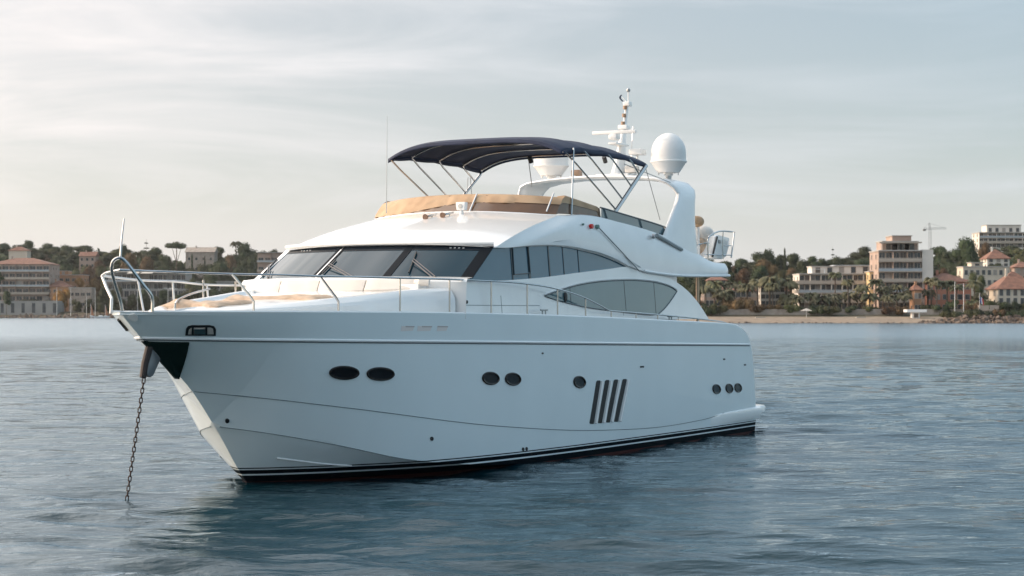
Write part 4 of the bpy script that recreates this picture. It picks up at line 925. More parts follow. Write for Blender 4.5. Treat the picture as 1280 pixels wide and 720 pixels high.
def building(label, cat, px0, px1, pytop, Y, floors, bays, wall='cream', depth=12, roof='flat', rh=2.2, balcony=0, pybase=None, rot=0, group=None, winw=1.3, winh=1.5, name='house', pent=None, sides=True, style='', clear=True):
    X0, X1 = (px0 - 640) / F * Y, (px1 - 640) / F * Y; w_ = X1 - X0; xc = (X0 + X1) / 2
    zt = Zat(pytop, Y); zb = Zat(pybase, Y) if pybase else T(xc, Y)
    zb = min(zb, T(xc, Y) + 6); base = zb
    root = empty(name, (xc, Y, base), R(rot), label, cat, group)
    H_ = zt - base; fh = H_ / floors
    MB().box(-w_/2, w_/2, 0, depth, -8, H_).build('wall', plaster[wall], root, smooth=False)
    for f in range(floors):
        for b in range(bays):
            x = -w_/2 + w_ * (b + .5) / bays; z = f * fh + fh * .18
            add_window(root, x, -.03, z + (0 if balcony else .25), min(winw, w_/bays * .8), min(winh, fh * .72), style)
        if sides:
            for s in (-1, 1):
                for k in range(max(1, int(depth / 5))):
                    y = depth * (k + .5) / max(1, int(depth / 5)); add_window(root, s * (w_/2 + .03), y, f * fh + fh * .25, 1.1, min(1.4, fh * .6), style, R(90) * s)
        if balcony and f > 0:
            bl = MB().box(-w_/2 - .3, w_/2 + .1, -balcony, -.1, f * fh - .18, f * fh + .05); o = bl.build('balcony', slabm, root, smooth=False)
            r_ = MB(); r_.box(-w_/2 - .25, w_/2 + .05, -balcony, -balcony + .05, f * fh + .95, f * fh + 1.05)
            r_.box(-w_/2 - .2, w_/2, -balcony + .02, -balcony + .04, f * fh + .1, f * fh + .85)
            r_.build('rail', slabm if f % 2 and wall != 'grey' else railm, o, smooth=False)
            for b in range(1, bays):
                if b % 2 == 0: MB().box(-w_/2 + w_ * b / bays - .08, -w_/2 + w_ * b / bays + .08, -balcony + .06, -.1, f * fh + .05, f * fh + fh - .18).build('divider', plaster[wall], o, smooth=False)
    if roof == 'flat':
        p = MB().box(-w_/2 - .25, w_/2 + .25, -.3 - (balcony * .8), depth + .3, H_, H_ + .3); ro = p.build('roof', flatroof, root, smooth=False)
    elif roof:
        ro = hip_roof(-w_/2, w_/2, 0, depth, H_, rh, gable=(roof == 'gable')).build('roof', plaster['stone'] if wall == 'stone' else tile, root, smooth=False)
        MB().box(-w_*.2, -w_*.2 + .7, depth * .4, depth * .4 + .6, H_ + rh * .3, H_ + rh + .9).build('chimney', plaster[wall], ro, smooth=False)
    if pent:
        for a_, b_, hh in pent:
            pm = MB().box(-w_/2 + w_ * a_, -w_/2 + w_ * b_, 1.5, depth * .8, H_ + .3, H_ + hh).build('penthouse', plaster[wall], root, smooth=False)
            MB().box(-w_/2 + w_ * a_ - .3, -w_/2 + w_ * b_ + .3, 1.0, depth * .8 + .3, H_ + hh, H_ + hh + .22).build('roof', flatroof, pm, smooth=False)
            nwin = max(1, int(w_ * (b_ - a_) / 3))
            for k in range(nwin): add_window(pm, -w_/2 + w_ * (a_ + (b_ - a_) * (k + .5) / nwin), 1.47, H_ + .5, 1.4, min(1.8, hh - .8))
    if clear: BLD.append((min(px0, px1) - 2, max(px0, px1) + 2, pytop, Y))
    return root

# right-hand shore
A_ = building('tall beige apartment block with stacked balconies and a stepped penthouse', 'apartment block', 1098, 1151, 314, 575, 6, 6, 'pink', 14, balcony=1.7, winw=2.4, winh=2.1, pent=((.12, .95, 2.9), (.35, .8, 4.6)), name='apartment_block')
w_ = (1151 - 1098) / F * 575
MB().box(w_/2 + .31, w_/2 + (1166 - 1151) / F * 575, -.6, 15, -6, Zat(312, 575) - A_.location.z).build('stair_tower', plaster['white'], A_, smooth=False)
for a_ in (.05, .9): MB().box(-w_/2 + w_ * a_, -w_/2 + w_ * a_ + .25, -1.5, -1.2, Zat(314, 575) - A_.location.z, Zat(303, 575) - A_.location.z).build('pergola_post', slabm, A_, smooth=False)
MB().box(-w_/2, -w_/2 + w_, -1.7, 1.0, Zat(304, 575) - A_.location.z, Zat(303, 575) - A_.location.z + .1).build('pergola', slabm, A_, smooth=False)
Bb = building('long low white residence with curved balcony ends behind the palms', 'apartment block', 999, 1092, 343, 590, 4, 14, 'white', 13, balcony=1.6, winw=2.2, winh=2.0, pent=((.18, .5, 2.4), (.5, .98, 2.6)), name='apartment_block')
w_ = (1092 - 999) / F * 590
for f in range(1, 4):
    H_ = Zat(343, 590) - Bb.location.z; z = H_ / 4 * f
    mb = MB().lathe([(1.9, 0), (1.9, 1.1), (1.8, 1.1), (1.8, .1), (.01, .1)], (-w_/2 - .2, .4, z - .15), 24); mb.build('rounded_balcony', slabm, Bb)
MB().box(w_ * -.02, w_ * .49, 3, 9, Zat(333, 590) - Bb.location.z, Zat(331, 590) - Bb.location.z).build('roof_canopy', mat('pale_blue_sheet', (.45, .5, .56), .4), Bb, smooth=False)
MB().box(-w_*.33, -w_*.15, .5, .7, Zat(336.5, 590) - Bb.location.z, Zat(336, 590) - Bb.location.z).box(-w_*.33, -w_*.32, .5, .7, Zat(343, 590) - Bb.location.z, Zat(336, 590) - Bb.location.z).box(-w_*.16, -w_*.15, .5, .7, Zat(343, 590) - Bb.location.z, Zat(336, 590) - Bb.location.z).build('pergola', white, Bb, smooth=False)
building('narrow wall coloured sunlit yellow between the white residence and the tall apartment block', 'house', 1087, 1097, 340, 583, 4, 1, 'yellow', 10, sides=True)  # sunlight on a left-facing wall is put into the plaster colour
building('narrow orange villa front with tiled roof beside the tall apartment block', 'villa', 1143, 1152, 362, 560, 2, 2, 'orange', 7, 'hip', 1.6, winw=.9)
building('dark red house with a broad tiled roof behind the flagpoles', 'house', 1158, 1214, 352, 572, 3, 6, 'red', 12, 'hip', 2.6, style='s')
building('ochre house with tiled roof set behind the tall apartment block corner', 'house', 1140, 1166, 352, 592, 3, 3, 'orange', 10, 'hip', 2.2)
building('cream villa with arched windows and orange tiled roof at the right edge', 'villa', 1247, 1300, 361, 560, 2, 6, 'cream', 14, 'hip', 5.2, winw=1.0, winh=1.9, style='s', pybase=384)
building('pale terraced house with brown shutters on the slope above the villas', 'house', 1204, 1262, 334, 640, 2, 8, 'cream', 9, winw=1.0, style='s', pybase=352, pent=((.2, .45, 1.5),))
building('pale house with an orange hipped roof among the hillside pines', 'house', 1234, 1262, 323, 720, 2, 3, 'white', 10, 'hip', 3.6, pybase=336)
building('small house with tiled roof behind the orange villa at the right edge', 'house', 1268, 1295, 334, 660, 2, 3, 'pink', 9, 'hip', 2.0, pybase=350)
C_ = building('white modernist building with long stepped floors on the hilltop', 'apartment block', 1224, 1310, 291, 900, 3, 16, 'white', 14, balcony=1.2, winw=3.2, winh=1.6, pybase=305, pent=((.12, .62, 3.6),), name='apartment_block')
building('low pinkish building with brown roof and pale shutters behind the beach palms', 'house', 880, 985, 363, 575, 2, 16, 'pink', 10, 'hip', 1.6, winw=1.8, style='s', pybase=385)
building('grey block with pale louvred windows behind the beach palms', 'house', 951, 981, 359, 566, 3, 5, 'white', 6, winw=1.6, winh=1.2, pybase=384, clear=False)
building('small red-roofed house half hidden in trees above the beach', 'house', 886, 908, 350, 640, 2, 3, 'red', 8, 'hip', 1.8, pybase=364)
# left-hand shore
building('five-storey pink apartment block with tiled roof at the left edge', 'apartment block', -14, 62, 330, 985, 5, 9, 'pink', 22, 'hip', 3.4, balcony=1.4, winw=3.0, winh=2.0, pybase=377, name='apartment_block')
building('small tower house with tiled roof rising over the pink apartment block', 'house', 11, 34, 313, 1040, 2, 3, 'cream', 8, 'hip', 2.2, pybase=330)
building('orange two-storey house with a flat terrace right of the pink apartment block', 'house', 64, 105, 344, 1010, 3, 5, 'orange', 12, winw=2.0, pybase=368, pent=((.2, .5, 2.2),))
building('ochre house with sloping tiled roof by the waterfront road', 'house', 58, 86, 358, 985, 2, 4, 'orange', 10, 'hip', 3.0, pybase=378)
building('brown house with dark bays behind the bare masts', 'house', 86, 114, 360, 980, 2, 4, 'stone', 10, winw=2.0, pybase=385)
building('pink villa with tiled roof on the hill above the orange houses', 'villa', 99, 119, 320, 1120, 2, 3, 'pink', 10, 'gable', 2.6, pybase=330)
building('wide grey terraced building with long flat roofs behind the bow rail', 'apartment block', 130, 232, 341, 1000, 3, 18, 'grey', 20, balcony=2.4, winw=3.6, winh=2.6, pybase=372, name='apartment_block')
building('low grey lower wing of the terraced building behind the pulpit', 'apartment block', 128, 236, 362, 965, 2, 16, 'grey', 16, winw=4.0, winh=3.0, pybase=386, name='apartment_block')
building('stone house with low gabled roofs behind the umbrella pine', 'house', 232, 268, 315, 1120, 2, 4, 'stone', 12, 'gable', 3.0, pybase=332)
building('plain beige flat-roofed building beside the yacht windscreen', 'apartment block', 322, 372, 316, 1000, 5, 6, 'pink', 20, balcony=1.2, winw=2.6, pybase=345, name='apartment_block')
building('low grey shop row under the dark trees left of the yacht', 'shop row', 236, 330, 352, 1000, 3, 12, 'grey', 12, winw=2.6, pybase=385)
for i, (p0_, p1_) in enumerate(((161, 176), (178, 193))):
    Y = 998; a_, b_ = (p0_ - 640) / F * Y, (p1_ - 640) / F * Y
    MB().grid([[(a_ - .0, Y - 6, Zat(342, Y)), (b_, Y - 6, Zat(342, Y))], [(a_ + .6, Y + 2, Zat(338.5, Y)), (b_ - .6, Y + 2, Zat(338.5, Y))], [(a_ + .6, Y + 2.2, Zat(339, Y)), (b_ - .6, Y + 2.2, Zat(339, Y))], [(a_, Y - 6, Zat(342.4, Y)), (b_, Y - 6, Zat(342.4, Y))]]).build('terrace_awning', awn, None, smooth=False,
        label=('left' if i == 0 else 'right') + ' white awning on the roof terrace of the grey building', cat='awning')

# walls, road, kiosk, poles
Y = 952; a_, b_ = (-20 - 640) / F * Y, (70 - 640) / F * Y
wl = MB().box(a_, b_, Y, Y + 18, -2, Zat(376, Y)).build('promenade_wall', plaster['grey'], None, smooth=False, label='grey retaining wall with dark openings below the pink apartment block', cat='wall')
for k in range(7): x = a_ + 3 + k * 5.2; MB().box(x, x + 1.6, Y - .05, Y + .3, Zat(391, Y), Zat(379, Y)).build('doorway', winm, wl, smooth=False)
Y = 552
MB().box(46, 133, Y, Y + 1, 0, 3.9).build('beach_wall', plaster['stone'], None, smooth=False, label='low stone sea wall along the back of the beach', cat='wall')
MB().box(133.2, 139, Y - 4, Y + 1, 0, 5.0).build('beach_stair', plaster['stone'], None, smooth=False, label='sloping stone stair wall right of the beach kiosk', cat='stairs')
kx = (1145 - 640) / F * 540
k_ = empty('beach_kiosk', (kx, 540, T(kx, 540)), 0, 'white flat-roofed kiosk at the end of the beach', 'kiosk')
MB().box(-1.1, 1.1, 0, 2.4, -1, 1.9).build('wall', white, k_, smooth=False); MB().box(-2.8, 2.8, -1.2, 3.6, 1.9, 2.7).build('roof', white, k_, smooth=False); add_window(k_, 0, -.04, .5, 1.1, 1.0)
for px_, lb in ((950, 'pale flat slab lying on the beach nearest the yacht stern'), (1076, 'pale flat slab lying on the beach closest to the kiosk')):
    x = (px_ - 640) / F * 541; MB().prism([(x - 1.6, 541, T(x, 541) - .1), (x + 1.9, 541, T(x, 541) - .1), (x + 1.5, 541, T(x, 541) + .45), (x - 1.1, 541, T(x, 541) + .5)], (0, 1.6, 0)).build('concrete_slab', mat('slab_pale', (.42, .37, .31), .9), None, smooth=False, label=lb, cat='slab')
for px_, nm in ((1008, 'left'),):
    x = (px_ - 640) / F * 545; k_ = empty('beach_parasol', (x, 545, T(x, 545)), 0, 'pale square parasol on the beach in front of the white residence', 'parasol')
    MB().tube([(0, 0, -.3), (0, 0, 2.1)], .06, 6).build('pole', white, k_); MB().grid([[(-1.5, -1.2, 2.0), (1.5, -1.2, 2.0), (1.5, 1.2, 2.0), (-1.5, 1.2, 2.0)], [(-.05, -.05, 2.7), (.05, -.05, 2.7), (.05, .05, 2.7), (-.05, .05, 2.7)]], True).build('canopy', awn, k_, smooth=False)
for i, px_ in enumerate((1193.5, 1204.5)):
    Y = 540; x = (px_ - 640) / F * Y
    MB().tube([(x, Y, 1.5), (x, Y, Zat(352 + i * 2, Y))], .10, 8, r1=.06).build('flagpole', white, None, label=('bare white flagpole, taller left one of the pair' if i == 0 else 'bare white flagpole, slightly shorter right one of the pair') + ' before the red house', cat='flagpole')
Y = 538; x = (1224.5 - 640) / F * Y
fl_ = empty('flag', (x, Y, 1.5), 0, 'blue, white and red flag hanging slack from its pole near the right shore', 'flag')
MB().tube([(0, 0, 0), (0, 0, Zat(366, Y) - 1.5)], .05, 6).build('pole', white, fl_)
for k, (c_, nm) in enumerate((((.02, .04, .25), 'blue_stripe'), ((.7, .7, .7), 'white_stripe'), ((.5, .02, .03), 'red_stripe'))):
    MB().grid([[(.05 + k * .33 + .33 * s + .12 * t, .15 * math.sin(4 * t + k), Zat(370, Y) - 1.5 - 1.9 * t - (k + s) * .28) for s in (0, 1)] for t in (0, .25, .5, .75, 1)]).build(nm, mat(nm, c_, .8), fl_)
# crane far behind
Y = 1150; x = (1162.5 - 640) / F * Y; gm = mat('crane_steel', (.30, .31, .32), .6)
cz = T(x, Y) - 2; cr_ = empty('tower_crane', (x, Y, cz), 0, 'tower crane with its jib pointing right above the hill', 'crane')
def lattice(p, q, w_, n):
    mb = MB(); p, q = Vector(p), Vector(q); d = (q - p).normalized(); u = d.cross(Vector((0, 1, 0))).normalized() * w_/2; v = d.cross(u).normalized() * w_/2
    cs = [u + v, u - v, -u - v, -u + v]
    for c in cs: mb.tube([p + c, q + c], .06, 4)
    for i in range(n):
        a_, b_ = p.lerp(q, i / n), p.lerp(q, (i + 1) / n)
        for k in range(4): mb.tube([a_ + cs[k], b_ + cs[(k + 1) % 4]], .04, 4)
    return mb
hz_ = Zat(286, Y) - cz; lattice((0, 0, 0), (0, 0, hz_), 1.3, 22).build('mast', gm, cr_, smooth=False)
lattice((-4, 0, hz_), (9.8, 0, hz_ + .3), .9, 14).build('jib', gm, cr_, smooth=False); lattice((0, 0, hz_), (-.6, 0, Zat(278.5, Y) - cz), .8, 4).build('apex', gm, cr_, smooth=False)
MB().tube([(-.6, 0, Zat(279, Y) - cz), (9, 0, hz_ + .6)], .06, 4).tube([(-.6, 0, Zat(279, Y) - cz), (-3.8, 0, hz_ + .4)], .06, 4).build('tie_bar', gm, cr_, smooth=False)
MB().box(-4.2, -2.6, -.6, .6, hz_ - 1.3, hz_ - .1).build('counterweight', plaster['grey'], cr_, smooth=False)
# left promenade poles and lamps
for i, (px_, pt, lb) in enumerate(((71, 359, 'thin white mast left of the ochre house'), (88.5, 359, 'thin white mast in front of the brown house'), (119, 361, 'thin white mast nearest the yacht bow'), (108, 368, 'short grey mast between the white ones'))):
    Y = 945; x = (px_ - 640) / F * Y; MB().tube([(x, Y, .5), (x, Y, Zat(pt, Y))], .12, 6, r1=.07).build('mast', white, None, label=lb, cat='mast')
def street_lamp(px_, pt, Y, label, heads=1):
    x = (px_ - 640) / F * Y; z0 = T(x, Y) - .2; z1 = Zat(pt, Y) - z0; r_ = empty('street_lamp', (x, Y, z0), 0, label, 'street lamp', 'street lamps on the waterfront')
    MB().tube([(0, 0, 0), (0, 0, z1)], .11, 6, r1=.07).build('pole', white, r_)
    for s in ((1,) if heads == 1 else (-1, 1)):
        MB().tube([(0, 0, z1), (s * .8, 0, z1 + .3)], .06, 5).build('arm', white, r_); MB().box(*(sorted((s * .7, s * 2.0)) + [-.2, .2, z1 + .2, z1 + .45])).build('lamp_head', white, r_, smooth=False)
for px_, pt, lb, hd in ((172, 362, 'street lamp seen just right of the bow pulpit', 1), (210, 361, 'double-headed street lamp, left one of the pair by the foredeck', 2), (217, 362, 'double-headed street lamp, right one of the pair by the foredeck', 2)): street_lamp(px_, pt, 948, lb, hd)

# vehicles along the left and right waterfront (small in the picture, still cars)
def car_proto():
    r_ = bpy.data.objects.new('parked_car', None)
    prof = [(-2.1, .35), (-2.15, .75), (-1.4, .92), (-.75, 1.42), (.75, 1.45), (1.35, .98), (2.05, .85), (2.12, .4)]
    return r_, prof
def car(px_, Y, c_, label, van=False):
    x = (px_ - 640) / F * Y; r_ = empty('parked_van' if van else 'parked_car', (x, Y, T(x, Y) + .36), 0, label, 'van' if van else 'car', 'vehicles parked on the waterfront')
    prof = [(-2.5, .35), (-2.5, 2.1), (1.5, 2.15), (2.1, 1.3), (2.6, 1.1), (2.6, .35)] if van else [(-2.1, .35), (-2.15, .75), (-1.4, .92), (-.75, 1.42), (.75, 1.45), (1.35, .98), (2.05, .85), (2.12, .4)]
    MB().prism([(a_, -.85, b_) for a_, b_ in prof], (0, 1.7, 0)).build('body', mat('paint_' + c_, {'white': (.7, .7, .7), 'red': (.4, .03, .03), 'blue': (.05, .09, .2), 'grey': (.2, .2, .21)}[c_], .3, coat=.5), r_, bevel=.06)
    wp_ = [(.6, 1.3), (1.4, 1.35), (1.9, 1.3), (1.4, 2.0), (.6, 2.0)] if van else [(-1.2, .95), (-.7, 1.34), (.7, 1.37), (1.15, 1.0)]
    MB().prism([(a_, -.87, b_) for a_, b_ in wp_], (0, 1.74, 0)).build('side_window', winm, r_, smooth=False)
    for sx_ in (-1.35, 1.35):
        for sy_ in (-.86, .66): MB().tube([(sx_, sy_, .33), (sx_, sy_ + .2, .33)], .33, 12).build('wheel', black, r_)
for a_ in ((159, 962, 'white', 'white van on the waterfront seen beside the pulpit leg', True), (203, 962, 'red', 'red car on the waterfront seen above the bow gunwale', False), (68, 965, 'blue', 'blue van by the left masts on the waterfront', True), (213, 962, 'grey', 'grey car parked right of the red one', False), (958, 560, 'white', 'white car behind the beach between the palms', False), (908, 560, 'grey', 'grey car behind the beach near the yacht stern', False)): car(*a_)
# beached dinghies / boats on the left shore
def small_boat(px_, Y, L_, label, mast=0, sail=False):
    x = (px_ - 640) / F * Y; r_ = empty('small_boat', (x, Y, .0), R(10), label, 'boat')
    rows = []
    for i in range(11):
        t = i / 10; xx = -L_/2 + L_ * t; b = L_ * .17 * math.sin(math.pi * min(1, .25 + t * .75)) ** .6 if t < 1 else .01
        rows.append([(xx, -b, .75 + .25 * t), (xx, -b * .8, .1), (xx, 0, -.25), (xx, b * .8, .1), (xx, b, .75 + .25 * t), (xx, b * .85, .6 + .2 * t), (xx, -b * .85, .6 + .2 * t)])
    MB().grid(rows, True, True).build('hull', white, r_)
    MB().box(-L_*.1, L_*.2, -L_*.08, L_*.08, .6, 1.3).build('cabin', white, r_, bevel=.08)
    if mast: MB().tube([(0, 0, .6), (0, 0, mast)], .07, 6).build('mast', white, r_)
    if sail: MB().grid([[(.1, 0, 1.2), (1.4, .1, 1.1)], [(.05, 0, mast * .95), (.25, .05, mast * .9)]]).build('furled_sail', mat('rust_sail', (.45, .20, .11), .85), r_)
small_boat(125, 925, 6.5, 'small white boat on the shore just left of the yacht bow')
small_boat(113.5, 930, 4.5, 'small boat with furled rust sail, left of the white shore boat', 7.0, True)
small_boat(131.5, 930, 4.5, 'small boat with furled rust sail, touching the yacht bow outline', 6.5, True)

# ================================================================== SHORE: trees
leaf = {
 'dark': mat('foliage_dark', (.018, .030, .012), .85, c2=(.050, .068, .026), scale=.55, rand=.35, lo=.38, hi=.62), 'mid': mat('foliage_mid', (.035, .045, .016), .85, c2=(.10, .10, .038), scale=.5, rand=.35),
 'brown': mat('foliage_brown', (.06, .040, .018), .85, c2=(.17, .10, .045), scale=.6, rand=.3), 'palm': mat('foliage_palm', (.035, .045, .018), .75, c2=(.11, .10, .045), scale=.6, rand=.25),
 'gold': mat('foliage_gold', (.20, .10, .025), .85, c2=(.36, .19, .05), scale=.5, rand=.1)}
bark = mat('tree_bark', (.085, .06, .045), .95, c2=(.16, .12, .09), scale=2)
def crown_mesh(nm, lobes, n, s, seed, m, jitter=.22, flat=.6):
    r = np.random.RandomState(seed); V = []; Fc = []
    vol = np.array([l[3] * l[4] * l[5] for l in lobes]) ** (2/3); vol = vol / vol.sum()
    for li, l in enumerate(lobes):
        k = int(n * vol[li]) + 8; d = r.randn(k, 3); d /= np.linalg.norm(d, axis=1)[:, None]; d[:, 2] = np.where(d[:, 2] < -.45, -d[:, 2], d[:, 2])
        rad = 1 - jitter * r.rand(k) ** .7 + .12 * np.sin(d[:, 0] * 7 + li) * np.cos(d[:, 2] * 6 + d[:, 1] * 5) + .08 * r.randn(k)
        c = np.array(l[:3]) + d * np.array(l[3:6]) * rad[:, None]
        for p, dd in zip(c, d):
            nn = dd + r.randn(3) * .55; nn /= np.linalg.norm(nn); u = np.cross(nn, r.randn(3)); u /= np.linalg.norm(u); w_ = np.cross(nn, u); q = s * (.6 + .8 * r.rand())
            o = len(V); V += [tuple(p + u * q + w_ * q * .1), tuple(p + w_ * q * flat), tuple(p - u * q), tuple(p - w_ * q * flat * .9)]; Fc.append((o, o + 1, o + 2, o + 3))
        # opaque heart of each clump
        o = len(V); nn_ = 7
        for a_ in range(1, 5):
            for b_ in range(nn_):
                t = math.pi * a_ / 5; f_ = 2 * math.pi * b_ / nn_; q = .74
                V.append((l[0] + l[3] * q * math.sin(t) * math.cos(f_), l[1] + l[4] * q * math.sin(t) * math.sin(f_), l[2] + l[5] * q * math.cos(t)))
        for a_ in range(3):
            for b_ in range(nn_): Fc.append((o + a_*nn_ + b_, o + (a_+1)*nn_ + b_, o + (a_+1)*nn_ + (b_+1) % nn_, o + a_*nn_ + (b_+1) % nn_))
        Fc.append(tuple(o + b_ for b_ in range(nn_))); Fc.append(tuple(o + 3*nn_ + b_ for b_ in range(nn_))[::-1])
    me = bpy.data.meshes.new(nm); me.from_pydata(V, [], Fc); me.materials.append(m); return me
def trunk_mesh(pts, r0_, r1_, br=()):
    mb = MB().tube(smooth_path(pts, 3), r0_, 7, r1=r1_)
    for a_, b_, q in br: mb.tube([a_, b_], q, 5, r1=q * .5)
    o = mb.build('trunk', bark); me = o.data; bpy.data.objects.remove(o); return me
PROT = {}
def proto(kind):                                    # every kind is 1 m wide, scaled when planted; height proportion kept in the data
    if kind in PROT: return PROT[kind]
    rr = random.Random(hash(kind) % 1000 if False else sum(map(ord, kind)))
    base, var = kind.split(':'); L = []; tm = None; tone = 'dark'
    sd_ = sum(map(ord, kind))
    if base == 'pine':                              # broad irregular pine, height ~ .95 of width
        for i in range(11): a_ = rr.uniform(0, 6.28); q = rr.uniform(.05, .30); L.append((q * math.cos(a_), q * math.sin(a_), rr.uniform(.34, .80) - q * .5, rr.uniform(.18, .27), rr.uniform(.18, .26), rr.uniform(.12, .18)))
        tm = trunk_mesh([(0, 0, -.2), (.01, 0, .2), (-.02, .01, .6)], .03, .02, [((0, 0, .3), (.2, .05, .6), .012), ((0, 0, .35), (-.22, -.05, .6), .012)]); n, s = 2600, .022
    elif base == 'round':
        for i in range(10): a_ = rr.uniform(0, 6.28); q = rr.uniform(0, .28); z = rr.uniform(.22, .74); L.append((q * math.cos(a_), q * math.sin(a_), z, rr.uniform(.17, .27) * (1.1 - z * .4), rr.uniform(.17, .26), rr.uniform(.15, .22)))
        tm = trunk_mesh([(0, 0, -.2), (.01, 0, .2), (0, .01, .5)], .025, .015); n, s = 2800, .022; tone = {'a': 'dark', 'b': 'mid', 'c': 'brown', 'd': 'gold', 'e': 'mid'}[var]
    elif base == 'umbrella':
        for i in range(8): a_ = i * .8; q = .30 if i else 0; L.append((q * math.cos(a_), q * math.sin(a_), .74 + rr.uniform(-.02, .03) - q * .2, rr.uniform(.18, .24), rr.uniform(.18, .24), rr.uniform(.11, .15)))
        tm = trunk_mesh([(.04, 0, -.2), (.0, 0, .25), (.02, .01, .62)], .026, .018, [((.01, 0, .34), (.22, .05, .56), .012), ((.01, 0, .34), (-.2, -.05, .56), .012)]); n, s = 2400, .020
    elif base == 'cypress':
        for i in range(7): L.append((rr.uniform(-.02, .02), 0, .15 + i * .24, .22 * math.sin(.5 + i * .42) ** .7 + .05, .2, .20))
        L = [(x, y, z, a_ * .9, b_, c_) for x, y, z, a_, b_, c_ in L]; tm = trunk_mesh([(0, 0, -.2), (0, 0, .2), (0, 0, 1.2)], .03, .01); n, s = 1400, .03
    elif base == 'tier':                            # araucaria-like
        for i in range(5):
            z = .35 + i * .26; q = .40 - i * .065
            for k in range(6): a_ = k * 1.05 + i * .5; L.append((q * math.cos(a_) * .6, q * math.sin(a_) * .6, z, q * .5, q * .5, .035))
        tm = trunk_mesh([(0, 0, -.2), (0, 0, .6), (0, 0, 1.62)], .03, .006); n, s = 1800, .02
    elif base == 'shrub':
        for i in range(7): L.append((rr.uniform(-.36, .36), rr.uniform(-.3, .3), rr.uniform(.08, .26), rr.uniform(.14, .24), rr.uniform(.14, .22), rr.uniform(.12, .18)))
        tm = trunk_mesh([(0, 0, -.1), (0, 0, .1), (.02, 0, .2)], .02, .01); n, s = 1500, .024; tone = {'a': 'mid', 'b': 'brown', 'c': 'dark'}[var]
    if base != 'palm':
        cm = crown_mesh('crown', L, n, s, sd_, leaf[tone])
    else:                                           # palm: 1 unit = crown width, trunk separate height
        V = []; Fc = []; r = random.Random(sd_)
        for k in range(46):
            a_ = r.uniform(0, 6.28); up = r.uniform(-.5, 1.25); Lf = r.uniform(.42, .56); prev = None; nseg = 7
            for i in range(nseg + 1):
                t = i / nseg; rr_ = Lf * (math.sin(t * 1.45) * math.cos(up * .7)) ; z = Lf * (math.sin(up) * t * .9 - .75 * t * t * (1.0 if up > 0 else .5)) + .02
                wd = .075 * (math.sin(math.pi * min(.97, t * .9 + .1))) * (1.25 if i % 2 else .72); p = Vector((rr_ * math.cos(a_), rr_ * math.sin(a_), z)); sd2 = Vector((-math.sin(a_), math.cos(a_), 0)) * wd
                o = len(V); V += [tuple(p + sd2 - Vector((0, 0, wd * .7))), tuple(p), tuple(p - sd2 - Vector((0, 0, wd * .7)))]
                if i: Fc += [(o - 3, o - 2, o + 1, o), (o - 2, o - 1, o + 2, o + 1)]
        cm = bpy.data.meshes.new('fronds'); cm.from_pydata(V, [], Fc); cm.materials.append(leaf['palm'])
        mb = MB().tube([(0, 0, -.3), (.01, 0, .3), (0, 0, .97)], .05, 8, r1=.04); mb.tube([(0, 0, .93), (0, 0, 1.01)], .075, 8, r1=.04)
        o = mb.build('trunk', bark); tm = o.data; bpy.data.objects.remove(o)
    PROT[kind] = (cm, tm); return PROT[kind]
TREES = []
def tree(kind, px_, pytop, wpx, Y, label, group, name=None, cat='tree', trunk=True):
    base = kind.split(':')[0]; x = (px_ - 640) / F * Y; wd = wpx * (1.35 if base == 'palm' else 1.15) / F * Y; zt = Zat(pytop, Y); z0 = T(x, Y)
    nm = {'pine': 'pine_tree', 'round': 'broadleaf_tree', 'umbrella': 'umbrella_pine', 'cypress': 'cypress_tree', 'tier': 'conifer_tree', 'shrub': 'shrub', 'palm': 'palm_tree'}[base]
    cm, tm = proto(kind); top_h = {'pine': .90, 'round': .92, 'umbrella': .85, 'cypress': 1.80, 'tier': 1.64, 'shrub': .40}.get(base, 1)
    r_ = empty(nm, (x, Y, z0), rnd.uniform(0, 6.28), label, 'palm' if base == 'palm' else ('shrub' if base == 'shrub' else 'tree'), group)
    if base == 'palm':
        hh = max(zt - z0 - wd * .28, 2.0); c = bpy.data.objects.new('crown', cm); put(c, r_); c.location = (0, 0, hh); c.scale = (wd, wd, wd)
        t = bpy.data.objects.new('trunk', tm); put(t, r_); t.scale = (wd * .9, wd * .9, hh)
    else:
        hz = (zt - z0); need = top_h * wd; sz = wd
        if base in ('cypress', 'tier'): sz = hz / top_h
        lift = hz - top_h * sz
        if lift < 0: sz = max(hz, 1.0) / top_h; lift = 0
        elif base in ('round', 'pine', 'shrub'): q_ = min(hz / top_h, sz * 1.45); sz = q_; lift = hz - top_h * sz
        c = bpy.data.objects.new('crown', cm); put(c, r_); c.scale = (wd, wd, sz); c.location = (0, 0, lift)
        if trunk: t = bpy.data.objects.new('trunk', tm); put(t, r_); t.scale = (wd, wd, sz + lift / .5); t.location = (0, 0, 0)
    return r_
